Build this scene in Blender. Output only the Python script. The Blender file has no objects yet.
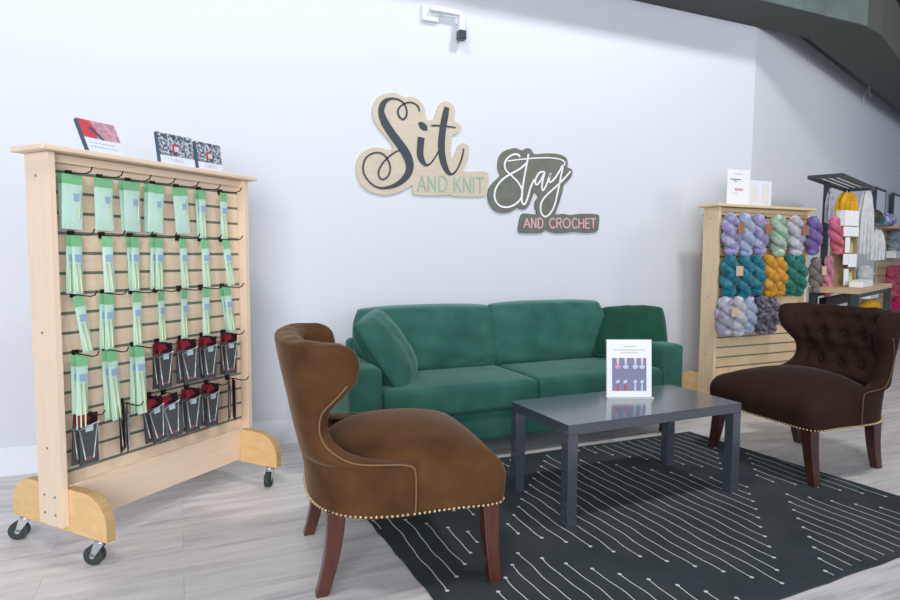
import bpy, bmesh, math, random
from mathutils import Vector, Matrix
random.seed(7)
R_ = math.radians
S = bpy.context.scene
C = S.collection

# ------------------------------------------------------------------ camera
FPX = 617.33
CAM = Vector((0.0, -3.8075, 1.1558))
FW = Vector((0.404989, 0.911488, -0.071932))
RT = Vector((0.913999, -0.405681, 0.005358))
UP = Vector((0.024298, 0.067916, 0.997395))
cd = bpy.data.cameras.new('camera'); cam = bpy.data.objects.new('camera', cd); C.objects.link(cam)
cd.sensor_fit = 'HORIZONTAL'; cd.sensor_width = 36.0; cd.lens = 36.0 * FPX / 900.0
cd.clip_start = 0.02; cd.clip_end = 100
m = Matrix((RT, UP, -FW)).transposed().to_4x4(); m.translation = CAM
cam.matrix_world = m
S.camera = cam

def at(u, v, P, n):
    """point where the sight line of a measured photo point meets the plane (P, n)"""
    r = FW + RT * ((u - 450) / FPX) + UP * ((300 - v) / FPX)
    P = Vector(P); n = Vector(n)
    return CAM + r * ((P - CAM).dot(n) / r.dot(n))

# ------------------------------------------------------------------ light
w = bpy.data.worlds.new('world'); S.world = w; w.use_nodes = True
bg = w.node_tree.nodes['Background']; bg.inputs[0].default_value = (0.66, 0.82, 1.0, 1); bg.inputs[1].default_value = 0.5
def area(name, loc, target, size, sizey, power, color):
    l = bpy.data.lights.new(name, 'AREA'); l.shape = 'RECTANGLE'; l.size = size; l.size_y = sizey
    l.energy = power; l.color = color
    o = bpy.data.objects.new(name, l); C.objects.link(o); o.location = loc
    o.rotation_euler = (Vector(target) - Vector(loc)).to_track_quat('-Z', 'Y').to_euler()
    return o
area('shop_window_light', (-2.0, -7.0, 2.2), (-0.1, -0.8, 0.9), 3.4, 2.8, 300, (0.95, 0.97, 1.0))
area('shop_window_light', (2.4, -7.2, 2.2), (2.4, 0.0, 1.2), 3.0, 2.4, 60, (0.93, 0.97, 1.0))
area('ceiling_and_fill_light', (2.9, -2.7, 4.75), (2.9, 0.0, 2.2), 0.6, 0.4, 85, (1.0, 0.98, 0.95))
area('ceiling_and_fill_light', (-0.6, -2.7, 4.75), (-0.6, 0.0, 2.0), 0.9, 0.6, 60, (1.0, 0.99, 0.97))
area('ceiling_and_fill_light', (6.4, -3.0, 2.95), (7.6, 1.4, 0.9), 0.8, 0.8, 45, (1.0, 0.97, 0.9))  # added unseen light for the right end, set low so the soffit side stays unlit
vs = S.view_settings; vs.view_transform = 'Standard'; vs.look = 'None'; vs.gamma = 1; vs.use_curve_mapping = False
vs.exposure = -0.08

# ------------------------------------------------------------------ materials
def srgb(r, g, b):
    f = lambda c: (c / 255 / 12.92) if c / 255 <= 0.04045 else ((c / 255 + 0.055) / 1.055) ** 2.4
    return (f(r), f(g), f(b), 1)
def mat(name, col, rough=0.6, metal=0.0, spec=0.5, sheen=0.0, sheen_r=0.4, var=None, scale=20, amount=0.5, bump=0.0, bscale=200, stretch=(1, 1, 1), trans=0.0, alpha=1.0, coat=0.0, detail=4):
    M = bpy.data.materials.new(name); M.use_nodes = True
    nt = M.node_tree; b = nt.nodes['Principled BSDF']
    b.inputs['Base Color'].default_value = col; b.inputs['Roughness'].default_value = rough
    b.inputs['Metallic'].default_value = metal; b.inputs['Specular IOR Level'].default_value = spec
    b.inputs['Sheen Weight'].default_value = sheen; b.inputs['Sheen Roughness'].default_value = sheen_r
    b.inputs['Transmission Weight'].default_value = trans; b.inputs['Alpha'].default_value = alpha
    b.inputs['Coat Weight'].default_value = coat; b.inputs['Coat Roughness'].default_value = 0.12
    if sheen: b.inputs['Sheen Tint'].default_value = tuple(min(1, c * 1.6 + 0.18) for c in col[:3]) + (1,)
    tc = nt.nodes.new('ShaderNodeTexCoord'); mp = nt.nodes.new('ShaderNodeMapping')
    mp.inputs['Scale'].default_value = stretch
    nt.links.new(tc.outputs['Object'], mp.inputs['Vector'])
    if var is not None:
        n = nt.nodes.new('ShaderNodeTexNoise'); n.inputs['Scale'].default_value = scale; n.inputs['Detail'].default_value = detail
        nt.links.new(mp.outputs[0], n.inputs['Vector'])
        r = nt.nodes.new('ShaderNodeValToRGB')
        r.color_ramp.elements[0].position = 0.5 - 0.25 * amount; r.color_ramp.elements[1].position = 0.5 + 0.25 * amount
        r.color_ramp.elements[0].color = var; r.color_ramp.elements[1].color = col
        nt.links.new(n.outputs['Fac'], r.inputs[0]); nt.links.new(r.outputs[0], b.inputs['Base Color'])
    if bump:
        n2 = nt.nodes.new('ShaderNodeTexNoise'); n2.inputs['Scale'].default_value = bscale; n2.inputs['Detail'].default_value = 3
        nt.links.new(mp.outputs[0], n2.inputs['Vector'])
        bp = nt.nodes.new('ShaderNodeBump'); bp.inputs['Strength'].default_value = bump; bp.inputs['Distance'].default_value = 0.01
        nt.links.new(n2.outputs['Fac'], bp.inputs['Height']); nt.links.new(bp.outputs[0], b.inputs['Normal'])
    return M

M = {}
M['wall'] = mat('wall paint', srgb(217, 221, 229), 0.75, spec=0.25, bump=0.03, bscale=30)
M['trimwhite'] = mat('white trim paint', srgb(232, 236, 242), 0.45)
M['soffit'] = mat('dark soffit paint', srgb(78, 80, 78), 0.8)
M['galv'] = mat('galvanised metal', srgb(128, 142, 144), 0.5, metal=0.3, var=srgb(80, 90, 92), scale=3, amount=1.2)
M['ceiling'] = mat('dark ceiling', srgb(50, 54, 54), 0.9)
M['maple'] = mat('maple laminate', srgb(240, 216, 194), 0.5, var=srgb(233, 207, 182), scale=5, stretch=(14, 14, 0.7), amount=1.0)
M['mapleh'] = mat('maple laminate flat', srgb(240, 216, 192), 0.5, var=srgb(232, 206, 180), scale=5, stretch=(0.7, 14, 14), amount=1.0)
M['ply'] = mat('birch plywood', srgb(238, 200, 145), 0.5, var=srgb(226, 182, 122), scale=4, stretch=(3, 3, 12), amount=1.0)
M['plyedge'] = mat('plywood edge', srgb(205, 170, 120), 0.6, var=srgb(180, 145, 95), scale=6, stretch=(1, 1, 40), amount=0.8)
M['birch'] = mat('birch laminate', srgb(228, 202, 162), 0.5, var=srgb(219, 191, 150), scale=5, stretch=(0.7, 14, 14), amount=1.0)
M['birchv'] = mat('birch laminate upright', srgb(230, 206, 172), 0.5, var=srgb(221, 195, 158), scale=5, stretch=(14, 14, 0.7), amount=1.0)
M['groove'] = mat('slat groove metal', srgb(122, 130, 116), 0.5, metal=0.2)
M['oak'] = mat('oak laminate slat', srgb(205, 178, 140), 0.5, var=srgb(190, 160, 122), scale=5, stretch=(0.8, 0.8, 14), amount=1.0)
M['hook'] = mat('black hook', srgb(38, 30, 32), 0.4, metal=0.3)
M['blackmetal'] = mat('dark grey metal', srgb(58, 66, 68), 0.5, metal=0.3)
M['rubber'] = mat('caster rubber', srgb(50, 58, 55), 0.6)
M['zinc'] = mat('zinc', srgb(200, 205, 210), 0.3, metal=0.8)
M['velvet_g'] = mat('green velvet', srgb(58, 108, 97), 0.8, spec=0.15, sheen=0.7, sheen_r=0.4, var=srgb(40, 84, 76), scale=6, amount=1.1, bump=0.12, bscale=60)
M['velvet_gd'] = mat('dark green velvet', srgb(30, 80, 62), 0.8, spec=0.12, sheen=0.4, sheen_r=0.4, var=srgb(20, 62, 48), scale=6, amount=1.6, bump=0.1, bscale=60)
M['velvet_gp'] = mat('green velvet piping', srgb(24, 84, 70), 0.8, sheen=0.4)
M['velvet_b'] = mat('brown velvet', srgb(100, 68, 42), 0.8, spec=0.1, sheen=0.55, sheen_r=0.35, var=srgb(70, 46, 28), scale=7, amount=1.1, bump=0.1, bscale=50)
M['velvet_b_shaded'] = mat('shaded brown velvet', srgb(54, 37, 28), 0.8, spec=0.1, sheen=0.35, sheen_r=0.3, var=srgb(40, 27, 21), scale=7, amount=1.6, bump=0.1, bscale=50)  # same velvet as the left chair, with its shade put into the colour
M['pipe_b'] = mat('brown piping', srgb(122, 92, 60), 0.8, sheen=0.5)
M['pipe_b_shaded'] = mat('shaded brown piping', srgb(92, 66, 40), 0.8, sheen=0.4)  # brown piping with the right chair's shade put into the colour
M['nail'] = mat('antique brass', srgb(205, 182, 140), 0.35, metal=0.7)
M['mahog'] = mat('mahogany', srgb(92, 40, 28), 0.3, coat=0.3, var=srgb(62, 26, 20), scale=8, stretch=(6, 6, 1), amount=1)
M['mahogd'] = mat('dark and shaded mahogany', srgb(70, 36, 28), 0.3, coat=0.3, var=srgb(50, 24, 20), scale=8, stretch=(6, 6, 1), amount=1)  # right chair's legs with shade mixed into the colour; sofa legs share it
M['table'] = mat('black brown table foil', srgb(68, 75, 84), 0.25, spec=0.9, coat=0.8, var=srgb(56, 63, 72), scale=12, stretch=(2, 18, 18), amount=1.0)
M['rug'] = mat('charcoal rug', srgb(70, 76, 80), 0.95, spec=0.05, var=srgb(54, 61, 65), scale=5, amount=1.2, bump=0.25, bscale=260)
M['rugline'] = mat('cream rug thread', srgb(205, 212, 212), 0.9)
M['white'] = mat('white card', srgb(238, 240, 244), 0.5)
M['offwhite'] = mat('off white card', srgb(222, 222, 222), 0.6)
M['black'] = mat('black card', srgb(34, 22, 28), 0.5, spec=0.25)
M['acrylic'] = mat('clear acrylic', (0.9, 0.96, 1.0, 1), 0.05, alpha=0.25)
def floor_mat():
    Mt = bpy.data.materials.new('whitewashed planks'); Mt.use_nodes = True; nt = Mt.node_tree; b = nt.nodes['Principled BSDF']; L = nt.links
    tc = nt.nodes.new('ShaderNodeTexCoord')
    br = nt.nodes.new('ShaderNodeTexBrick'); br.inputs['Scale'].default_value = 1.0
    br.offset = 0.37; br.inputs['Brick Width'].default_value = 1.25; br.inputs['Row Height'].default_value = 0.18; br.inputs['Mortar Size'].default_value = 0.0015
    br.inputs['Color1'].default_value = (0.35, 0.35, 0.35, 1); br.inputs['Color2'].default_value = (0.65, 0.65, 0.65, 1); br.inputs['Mortar'].default_value = (0, 0, 0, 1)
    L.new(tc.outputs['Object'], br.inputs['Vector'])
    mp = nt.nodes.new('ShaderNodeMapping'); mp.inputs['Scale'].default_value = (1.3, 13, 1); L.new(tc.outputs['Object'], mp.inputs['Vector'])
    n = nt.nodes.new('ShaderNodeTexNoise'); n.inputs['Scale'].default_value = 1.6; n.inputs['Detail'].default_value = 7; n.inputs['Roughness'].default_value = 0.62; n.noise_dimensions = '4D'
    mw = nt.nodes.new('ShaderNodeMath'); mw.operation = 'MULTIPLY'; mw.inputs[1].default_value = 9; L.new(br.outputs['Color'], mw.inputs[0])
    L.new(mp.outputs[0], n.inputs['Vector']); L.new(mw.outputs[0], n.inputs['W'])
    r = nt.nodes.new('ShaderNodeValToRGB'); e = r.color_ramp.elements
    e[0].position = 0.28; e[0].color = srgb(172, 167, 170); e[1].position = 0.7; e[1].color = srgb(236, 232, 233)
    k = e.new(0.47); k.color = srgb(216, 211, 213)
    L.new(n.outputs['Fac'], r.inputs[0])
    mx = nt.nodes.new('ShaderNodeMixRGB'); mx.blend_type = 'MULTIPLY'; mx.inputs[0].default_value = 1
    r2 = nt.nodes.new('ShaderNodeValToRGB'); r2.color_ramp.elements[0].position = 0.0; r2.color_ramp.elements[0].color = (0.75, 0.75, 0.75, 1)
    r2.color_ramp.elements[1].position = 0.3; r2.color_ramp.elements[1].color = (0.94, 0.94, 0.94, 1); k = r2.color_ramp.elements.new(0.7); k.color = (1, 1, 1, 1)
    L.new(br.outputs['Color'], r2.inputs[0]); L.new(r.outputs[0], mx.inputs[1]); L.new(r2.outputs[0], mx.inputs[2])
    L.new(mx.outputs[0], b.inputs['Base Color']); b.inputs['Roughness'].default_value = 0.42; b.inputs['Specular IOR Level'].default_value = 0.4
    return Mt
M['floor'] = floor_mat()
def yarn_mat(name, cols, scale=18):
    Mt = bpy.data.materials.new(name); Mt.use_nodes = True; nt = Mt.node_tree; b = nt.nodes['Principled BSDF']; L = nt.links
    tc = nt.nodes.new('ShaderNodeTexCoord')
    n = nt.nodes.new('ShaderNodeTexNoise'); n.inputs['Scale'].default_value = scale; n.inputs['Detail'].default_value = 2
    L.new(tc.outputs['Object'], n.inputs['Vector'])
    r = nt.nodes.new('ShaderNodeValToRGB'); els = r.color_ramp.elements
    k = len(cols)
    els[0].position = 0.32; els[0].color = srgb(*cols[0]); els[1].position = 0.68; els[1].color = srgb(*cols[-1])
    for i in range(1, k - 1): x = els.new(0.32 + 0.36 * i / (k - 1)); x.color = srgb(*cols[i])
    L.new(n.outputs['Fac'], r.inputs[0]); L.new(r.outputs[0], b.inputs['Base Color'])
    wv = nt.nodes.new('ShaderNodeTexWave'); wv.inputs['Scale'].default_value = 60; wv.inputs['Distortion'].default_value = 3; L.new(tc.outputs['UV'], wv.inputs['Vector'])
    bp = nt.nodes.new('ShaderNodeBump'); bp.inputs['Strength'].default_value = 0.6; bp.inputs['Distance'].default_value = 0.004
    L.new(wv.outputs['Fac'], bp.inputs['Height']); L.new(bp.outputs[0], b.inputs['Normal'])
    b.inputs['Roughness'].default_value = 0.9; b.inputs['Specular IOR Level'].default_value = 0.1; b.inputs['Sheen Weight'].default_value = 0.2
    return Mt

# ------------------------------------------------------------------ helpers
def obj(name, bm, mats, parent=None, smooth=False, loc=None, rot=None):
    me = bpy.data.meshes.new(name); bm.normal_update(); bm.to_mesh(me); bm.free()
    for x in (mats if isinstance(mats, (list, tuple)) else [mats]): me.materials.append(M[x] if isinstance(x, str) else x)
    if smooth:
        for p in me.polygons: p.use_smooth = True
    o = bpy.data.objects.new(name, me); C.objects.link(o)
    if parent: o.parent = parent
    if loc is not None: o.location = loc
    if rot is not None: o.rotation_euler = rot
    return o
def tag(o, label, cat, group=None):
    o['label'] = label; o['category'] = cat
    if group: o['group'] = group
    return o
def thing(name, label, cat, loc=(0, 0, 0), rotz=0, group=None):
    o = bpy.data.objects.new(name, None); C.objects.link(o); o.location = loc; o.rotation_euler = (0, 0, rotz)
    o.empty_display_size = 0.1
    return tag(o, label, cat, group)
def struct(o):
    o['kind'] = 'structure'; return o
def dup(root, loc=None, rot=None, label=None, group=None):
    r = root.copy(); C.objects.link(r)
    if loc is not None: r.location = loc
    if rot is not None: r.rotation_euler = rot
    if label: r['label'] = label
    if group: r['group'] = group
    for ch in list(root.children):
        c = ch.copy(); C.objects.link(c); c.parent = r
        for g in list(ch.children):
            d = g.copy(); C.objects.link(d); d.parent = c
    return r
def B(): return bmesh.new()
def box(bm, x0, x1, y0, y1, z0, z1, mi=0, bev=0.0, seg=2):
    r = bmesh.ops.create_cube(bm, size=1)
    vs_ = r['verts']
    for v in vs_: v.co = Vector(((x0 + x1) / 2 + v.co.x * (x1 - x0), (y0 + y1) / 2 + v.co.y * (y1 - y0), (z0 + z1) / 2 + v.co.z * (z1 - z0)))
    fs = set(f for v in vs_ for f in v.link_faces)
    for f in fs: f.material_index = mi
    if bev:
        es = list(set(e for v in vs_ for e in v.link_edges))
        q = bmesh.ops.bevel(bm, geom=es, offset=bev, segments=seg, affect='EDGES', profile=0.5)
        for f in q['faces']: f.material_index = mi
    return bm
def prism(bm, poly, off, mi=0, side_mi=None):
    """poly: list of 3D points (one face), extruded by off"""
    off = Vector(off)
    a = [bm.verts.new(p) for p in poly]; b = [bm.verts.new(Vector(p) + off) for p in poly]
    fs = [bm.faces.new(a), bm.faces.new(list(reversed(b)))]
    n = len(a); sd = []
    for i in range(n): sd.append(bm.faces.new((a[i], b[i], b[(i + 1) % n], a[(i + 1) % n])))
    for f in fs: f.material_index = mi
    for f in sd: f.material_index = mi if side_mi is None else side_mi
    bmesh.ops.recalc_face_normals(bm, faces=fs + sd)
    bmesh.ops.triangulate(bm, faces=fs)
    return bm
def tube(bm, pts, rad, n=8, mi=0, caps=True, closed=False):
    pts = [Vector(p) for p in pts]; N = len(pts)
    rads = rad if isinstance(rad, (list, tuple)) else [rad] * N
    uvl = bm.loops.layers.uv.verify()
    rings = []; up = None
    for i in range(N):
        if closed: t = (pts[(i + 1) % N] - pts[i - 1])
        else: t = pts[min(i + 1, N - 1)] - pts[max(i - 1, 0)]
        t.normalize()
        if up is None:
            up = t.cross(Vector((0, 0, 1)));
            if up.length < 1e-3: up = t.cross(Vector((1, 0, 0)))
            up.normalize()
        else:
            up = (up - t * up.dot(t)); up.normalize()
        sd = t.cross(up)
        rings.append([bm.verts.new(pts[i] + (up * math.cos(2 * math.pi * k / n) + sd * math.sin(2 * math.pi * k / n)) * rads[i]) for k in range(n)])
    for i in range(N if closed else N - 1):
        a, b = rings[i], rings[(i + 1) % N]
        for k in range(n):
            f = bm.faces.new((a[k], a[(k + 1) % n], b[(k + 1) % n], b[k])); f.material_index = mi; f.smooth = True
            us = [(k / n, i / 10), ((k + 1) / n, i / 10), ((k + 1) / n, (i + 1) / 10), (k / n, (i + 1) / 10)]
            for l, u in zip(f.loops, us): l[uvl].uv = u
    if caps and not closed:
        for rg in (rings[0], list(reversed(rings[-1]))):
            f = bm.faces.new(rg); f.material_index = mi
    return bm
def cyl(bm, p0, p1, r, n=16, mi=0, r2=None): return tube(bm, [p0, p1], [r, r if r2 is None else r2], n, mi)
def crom(pts, k=6):
    """Catmull-Rom through points of any dimension"""
    out = []; n = len(pts); P = [pts[0]] + list(pts) + [pts[-1]]
    for i in range(1, n):
        a, b, c, d = P[i - 1], P[i], P[i + 1], P[i + 2]
        for j in range(k):
            t = j / k
            out.append(tuple(0.5 * (2 * b[q] + (c[q] - a[q]) * t + (2 * a[q] - 5 * b[q] + 4 * c[q] - d[q]) * t * t + (3 * b[q] - a[q] - 3 * c[q] + d[q]) * t ** 3) for q in range(len(b))))
    out.append(tuple(pts[-1])); return out
def ico(bm, c, r, mi=0, sub=1, sc=(1, 1, 1)):
    q = bmesh.ops.create_icosphere(bm, subdivisions=sub, radius=r)
    for v in q['verts']: v.co = Vector((v.co.x * sc[0], v.co.y * sc[1], v.co.z * sc[2])) + Vector(c)
    for f in set(f for v in q['verts'] for f in v.link_faces): f.material_index = mi; f.smooth = True
def cushion(w, h, t, nx=22, ny=22, p=3.2, edge=0.35, sag=0.0, wrinkle=0.0, seed=0, corner=0.06):
    """soft cushion in the xz plane, thickness along y; fat in the middle, thinner rim"""
    bm = B(); rnd = random.Random(seed); ph = [rnd.uniform(0, 6.3) for _ in range(8)]
    def pos(s, q, side):
        # s,q in -1..1
        f = (1 - abs(s) ** p) * (1 - abs(q) ** p); f = max(f, 0) ** 0.5
        th = t / 2 * (edge + (1 - edge) * f)
        rim = max(abs(s), abs(q))
        if rim > 0.999: th = t / 2 * edge * 0.98
        x = s * w / 2 * (1 - corner * (q * q) * abs(q)); z = q * h / 2 * (1 - corner * (s * s) * abs(s))
        if wrinkle: th += wrinkle * math.sin(7 * s + 5 * q + ph[0]) * math.sin(5 * q - 3 * s + ph[1]) * (1 - rim ** 4) + wrinkle * 0.6 * math.sin(13 * s * q + 9 * q + ph[2]) * (rim ** 3) * (1 - rim ** 12)
        z += sag * (s * s - 1) * (0.5 + 0.5 * q)
        return Vector((x, side * th, z))
    def gr(i, n): 
        u = -1 + 2 * i / n; return math.copysign(1 - (1 - abs(u)) ** 1.35, u) if True else u
    G = {}
    for side in (-1, 1):
        for i in range(nx + 1):
            for j in range(ny + 1):
                G[side, i, j] = bm.verts.new(pos(gr(i, nx), gr(j, ny), side))
    for side in (-1, 1):
        for i in range(nx):
            for j in range(ny):
                vv = [G[side, i, j], G[side, i + 1, j], G[side, i + 1, j + 1], G[side, i, j + 1]]
                bm.faces.new(vv if side < 0 else vv[::-1])
    rimv = [(i, 0) for i in range(nx)] + [(nx, j) for j in range(ny)] + [(i, ny) for i in range(nx, 0, -1)] + [(0, j) for j in range(ny, 0, -1)]
    K = len(rimv)
    mids = []
    for (i, j) in rimv:
        a = (G[-1, i, j].co + G[1, i, j].co) / 2
        d = Vector((gr(i, nx) if i in (0, nx) else 0, 0, gr(j, ny) if j in (0, ny) else 0))
        if d.length: d.normalize()
        mids.append(bm.verts.new(a + d * t * edge * 0.30))
    for k in range(K):
        a, b = rimv[k], rimv[(k + 1) % K]
        bm.faces.new((G[-1, a[0], a[1]], mids[k], mids[(k + 1) % K], G[-1, b[0], b[1]]))
        bm.faces.new((mids[k], G[1, a[0], a[1]], G[1, b[0], b[1]], mids[(k + 1) % K]))
    bmesh.ops.recalc_face_normals(bm, faces=bm.faces)
    for f in bm.faces: f.smooth = True
    rim = [tuple(m_.co) for m_ in mids]
    return bm, rim
def rbox(x0, x1, y0, y1, z0, z1, r, n=14, dome=0.0, front_round=None):
    """soft upholstered box: rounded by r, top domed"""
    bm = B()
    hx, hy, hz = (x1 - x0) / 2, (y1 - y0) / 2, (z1 - z0) / 2; c = Vector(((x0 + x1) / 2, (y0 + y1) / 2, (z0 + z1) / 2))
    bmesh.ops.create_cube(bm, size=2)
    bmesh.ops.subdivide_edges(bm, edges=bm.edges[:], cuts=n, use_grid_fill=True)
    for v in bm.verts:
        p = Vector(v.co)
        # concentrate grid near edges
        q = Vector([math.copysign(1 - (1 - abs(a)) ** 1.8, a) for a in p])
        P = Vector((q.x * hx, q.y * hy, q.z * hz))
        inner = Vector((max(-hx + r, min(hx - r, P.x)), max(-hy + r, min(hy - r, P.y)), max(-hz + r, min(hz - r, P.z))))
        d = P - inner
        if d.length > r and d.length > 1e-9: d = d / d.length * r
        P = inner + d
        if dome and P.z > 0: P.z += dome * (1 - (P.x / hx) ** 2) * (1 - (P.y / hy) ** 2) * (P.z / hz)
        v.co = P + c
    for f in bm.faces: f.smooth = True
    return bm

# ------------------------------------------------------------------ room
bm = B(); box(bm, -5.5, 14, -8, 7, -0.1, 0.0); struct(obj('floor', bm, 'floor'))
bm = B(); box(bm, -5.5, 4.48, 0.0, 0.12, -0.1, 4.75); struct(obj('wall_back', bm, 'wall'))
A2 = R_(20.2); E2 = Vector((math.cos(A2), math.sin(A2), 0)); N2 = Vector((math.sin(A2), -math.cos(A2), 0)); O2 = Vector((4.48, 0, 0))
bm = B(); prism(bm, [O2 + Vector((0, 0, -0.1)), O2 + E2 * 10 + Vector((0, 0, -0.1)), O2 + E2 * 10 + Vector((0, 0, 3.25)), O2 + Vector((0, 0, 3.25))], -N2 * 0.12)
struct(obj('wall_right', bm, 'wall'))
bm = B()
for z0, z1, d in ((0, 0.13, 0.014), (0.13, 0.15, 0.009)): box(bm, -5.5, 4.48, -d, -0.0005, z0, z1)
struct(obj('baseboard_back', bm, 'trimwhite'))
# dark boxed soffit along the top of both walls, bare metal on its room side
zs = 3.067
sof = [(-5.5, 0), (5.10, 0), (8.63, 1.285), (13.5, 3.06), (13.5, 2.62), (6.46, 0.03), (5.6, -0.32), (5.3, -0.385), (-5.5, -0.385)]
bm = B(); prism(bm, [Vector((x, y - (0.001 if y == 0 else 0), zs)) for x, y in sof], (0, 0, 0.45)); struct(obj('trim_1', bm, 'soffit'))
bm = B(); prism(bm, [Vector((-5.5, -0.387, zs + 0.004)), Vector((5.28, -0.387, zs + 0.004)), Vector((5.28, -0.387, 3.62)), Vector((-5.5, -0.387, 3.62))], (0, -0.012, 0)); struct(obj('trim_2', bm, 'galv'))
bm = B(); box(bm, -5.5, 24, -8, 18, 4.95, 5.05); struct(obj('ceiling', bm, 'ceiling'))

# ------------------------------------------------------------------ rug
bl, br_, fr_, fl = Vector((0.72, -0.76, 0)), Vector((3.065, -0.80, 0)), Vector((3.205, -2.385, 0)), Vector((0.785, -2.46, 0))
bm = B()
nn = 24
def rugp(s, t): 
    p = bl.lerp(br_, s).lerp(fl.lerp(fr_, s), t); return p
edge = [rugp(i / nn, 0) for i in range(nn)] + [rugp(1, i / nn) for i in range(nn)] + [rugp(1 - i / nn, 1) for i in range(nn)] + [rugp(0, 1 - i / nn) for i in range(nn)]
rr = random.Random(3)
edge = [e + Vector((rr.uniform(-.004, .004), rr.uniform(-.004, .004), 0.001)) for e in edge]
prism(bm, edge, (0, 0, 0.007))
def inside(x, y):
    # rug borders
    for a, b in ((bl, br_), (br_, fr_), (fr_, fl), (fl, bl)):
        if (b.x - a.x) * (y - a.y) - (b.y - a.y) * (x - a.x) > -0.025: return False
    return True
def dot(bm, x, y, r=0.008):
    vs_ = [bm.verts.new((x + r * math.cos(k * math.pi / 4), y + r * math.sin(k * math.pi / 4), 0.0095)) for k in range(8)]
    f = bm.faces.new(vs_); f.material_index = 1
HX, HY = 0.70, 0.755
for (cx, cy) in [(1.93, -1.61)] + [(1.93 + i * 0.75, -1.61 + j * 0.95) for i in (-1, 1) for j in (-1, 1)] + [(0.43, -1.61), (3.43, -1.61)]:
    k = -10
    while k <= 10:
        x = cx + k * 0.0655
        k += 1
        if abs(x - cx) > HX - 0.03: continue
        hl = HY * (1 - abs(x - cx) / HX)
        ph = rr.uniform(0, 6); pts = []
        n = max(3, int(2 * hl / 0.03))
        for i in range(n + 1):
            y = cy - hl + 2 * hl * i / n
            xx = x + 0.004 * math.sin(y * 17 + ph * 0.3) + 0.002 * math.sin(y * 41 + ph)
            if inside(xx, y): pts.append((xx, y))
            elif pts: break
        if len(pts) < 2: continue
        prev = None
        for (px, py) in pts:
            cur = (bm.verts.new((px - 0.0021, py, 0.0088)), bm.verts.new((px + 0.0021, py, 0.0088)))
            if prev: f = bm.faces.new((prev[0], prev[1], cur[1], cur[0])); f.material_index = 1
            prev = cur
        if inside(x, cy + hl + 0.02): dot(bm, *pts[-1])
        if inside(x, cy - hl - 0.02): dot(bm, *pts[0])
tag(obj('area_rug', bm, ['rug', 'rugline']), 'charcoal area rug with thin cream lines in diamond fields, under the coffee table', 'rug')

# ------------------------------------------------------------------ green sofa
sofa = thing('sofa', 'green velvet two-seat sofa with square arms against the white wall', 'sofa', (1.9, -0.45, 0))
def L(o): return o
ox, oy = 1.9, -0.45
def sofa_part(name, bm, m_='velvet_g', sub=False):
    for v in bm.verts: v.co -= Vector((ox, oy, 0))
    return obj(name, bm, m_, sofa, smooth=True)
sofa_part('base_frame', rbox(0.80, 2.99, -0.77, -0.06, 0.115, 0.285, 0.02))
sofa_part('arm', rbox(0.79, 0.965, -0.80, -0.05, 0.118, 0.575, 0.03))
sofa_part('arm', rbox(2.835, 3.005, -0.80, -0.05, 0.118, 0.590, 0.03))
sofa_part('back_frame', rbox(0.955, 2.845, -0.14, -0.03, 0.20, 0.64, 0.03))
sofa_part('seat_cushion', rbox(0.968, 1.904, -0.80, -0.15, 0.285, 0.445, 0.028, dome=0.012))
sofa_part('seat_cushion', rbox(1.910, 2.832, -0.80, -0.15, 0.285, 0.445, 0.028, dome=0.012))
for (x0, x1, zz, sd) in ((0.985, 1.905, 0.622, 2), (1.875, 2.80, 0.628, 5)):
    bmc, rim = cushion(x1 - x0, 0.41, 0.23, 34, 22, p=2.6, edge=0.36, wrinkle=0.010, seed=sd, corner=0.075)
    rot = Matrix.Rotation(R_(-13), 4, 'X')
    for v in bmc.verts: v.co = rot @ v.co + Vector(((x0 + x1) / 2, -0.215, zz))
    sofa_part('back_cushion', bmc)
for x in (0.86, 2.93):
    for y in (-0.72, -0.12):
        b2 = B(); box(b2, x - 0.025, x + 0.025, y - 0.025, y + 0.025, 0.0, 0.12); sofa_part('leg', b2, 'mahogd')
# throw pillows
def pillow(label, loc, xa, na, size, th, m_, seed):
    o = thing('throw_pillow', label, 'pillow', loc)
    bmc, rim = cushion(size, size, th, 24, 24, p=2.4, edge=0.22, wrinkle=0.006, seed=seed, corner=0.05)
    n = Vector(na).normalized(); x = Vector(xa); x = (x - n * x.dot(n)).normalized(); z = x.cross(n) if False else n.cross(x) * -1
    z = -n.cross(x) if (-n.cross(x)).z > 0 else n.cross(x)
    y = z.cross(x)
    mt = Matrix((x, y, z)).transposed()
    for v in bmc.verts: v.co = mt @ v.co
    obj('cover', bmc, m_, o, smooth=True)
    pp = B(); tube(pp, [mt @ Vector(r) for r in rim], 0.005, 6, closed=True); obj('piping', pp, 'velvet_gp', o)
    return o
pillow('green velvet throw pillow with pleated edge leaning on the left sofa arm', (1.095, -0.46, 0.615), (0.45, 1.0, 0.05), (0.72, -0.50, 0.56), 0.45, 0.21, 'velvet_g', 3)
pillow('darker green velvet throw pillow in the right corner of the sofa', (2.90, -0.385, 0.635), (0.80, -0.56, -0.05), (-0.44, -0.46, 0.84), 0.46, 0.19, 'velvet_gd', 9)

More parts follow.
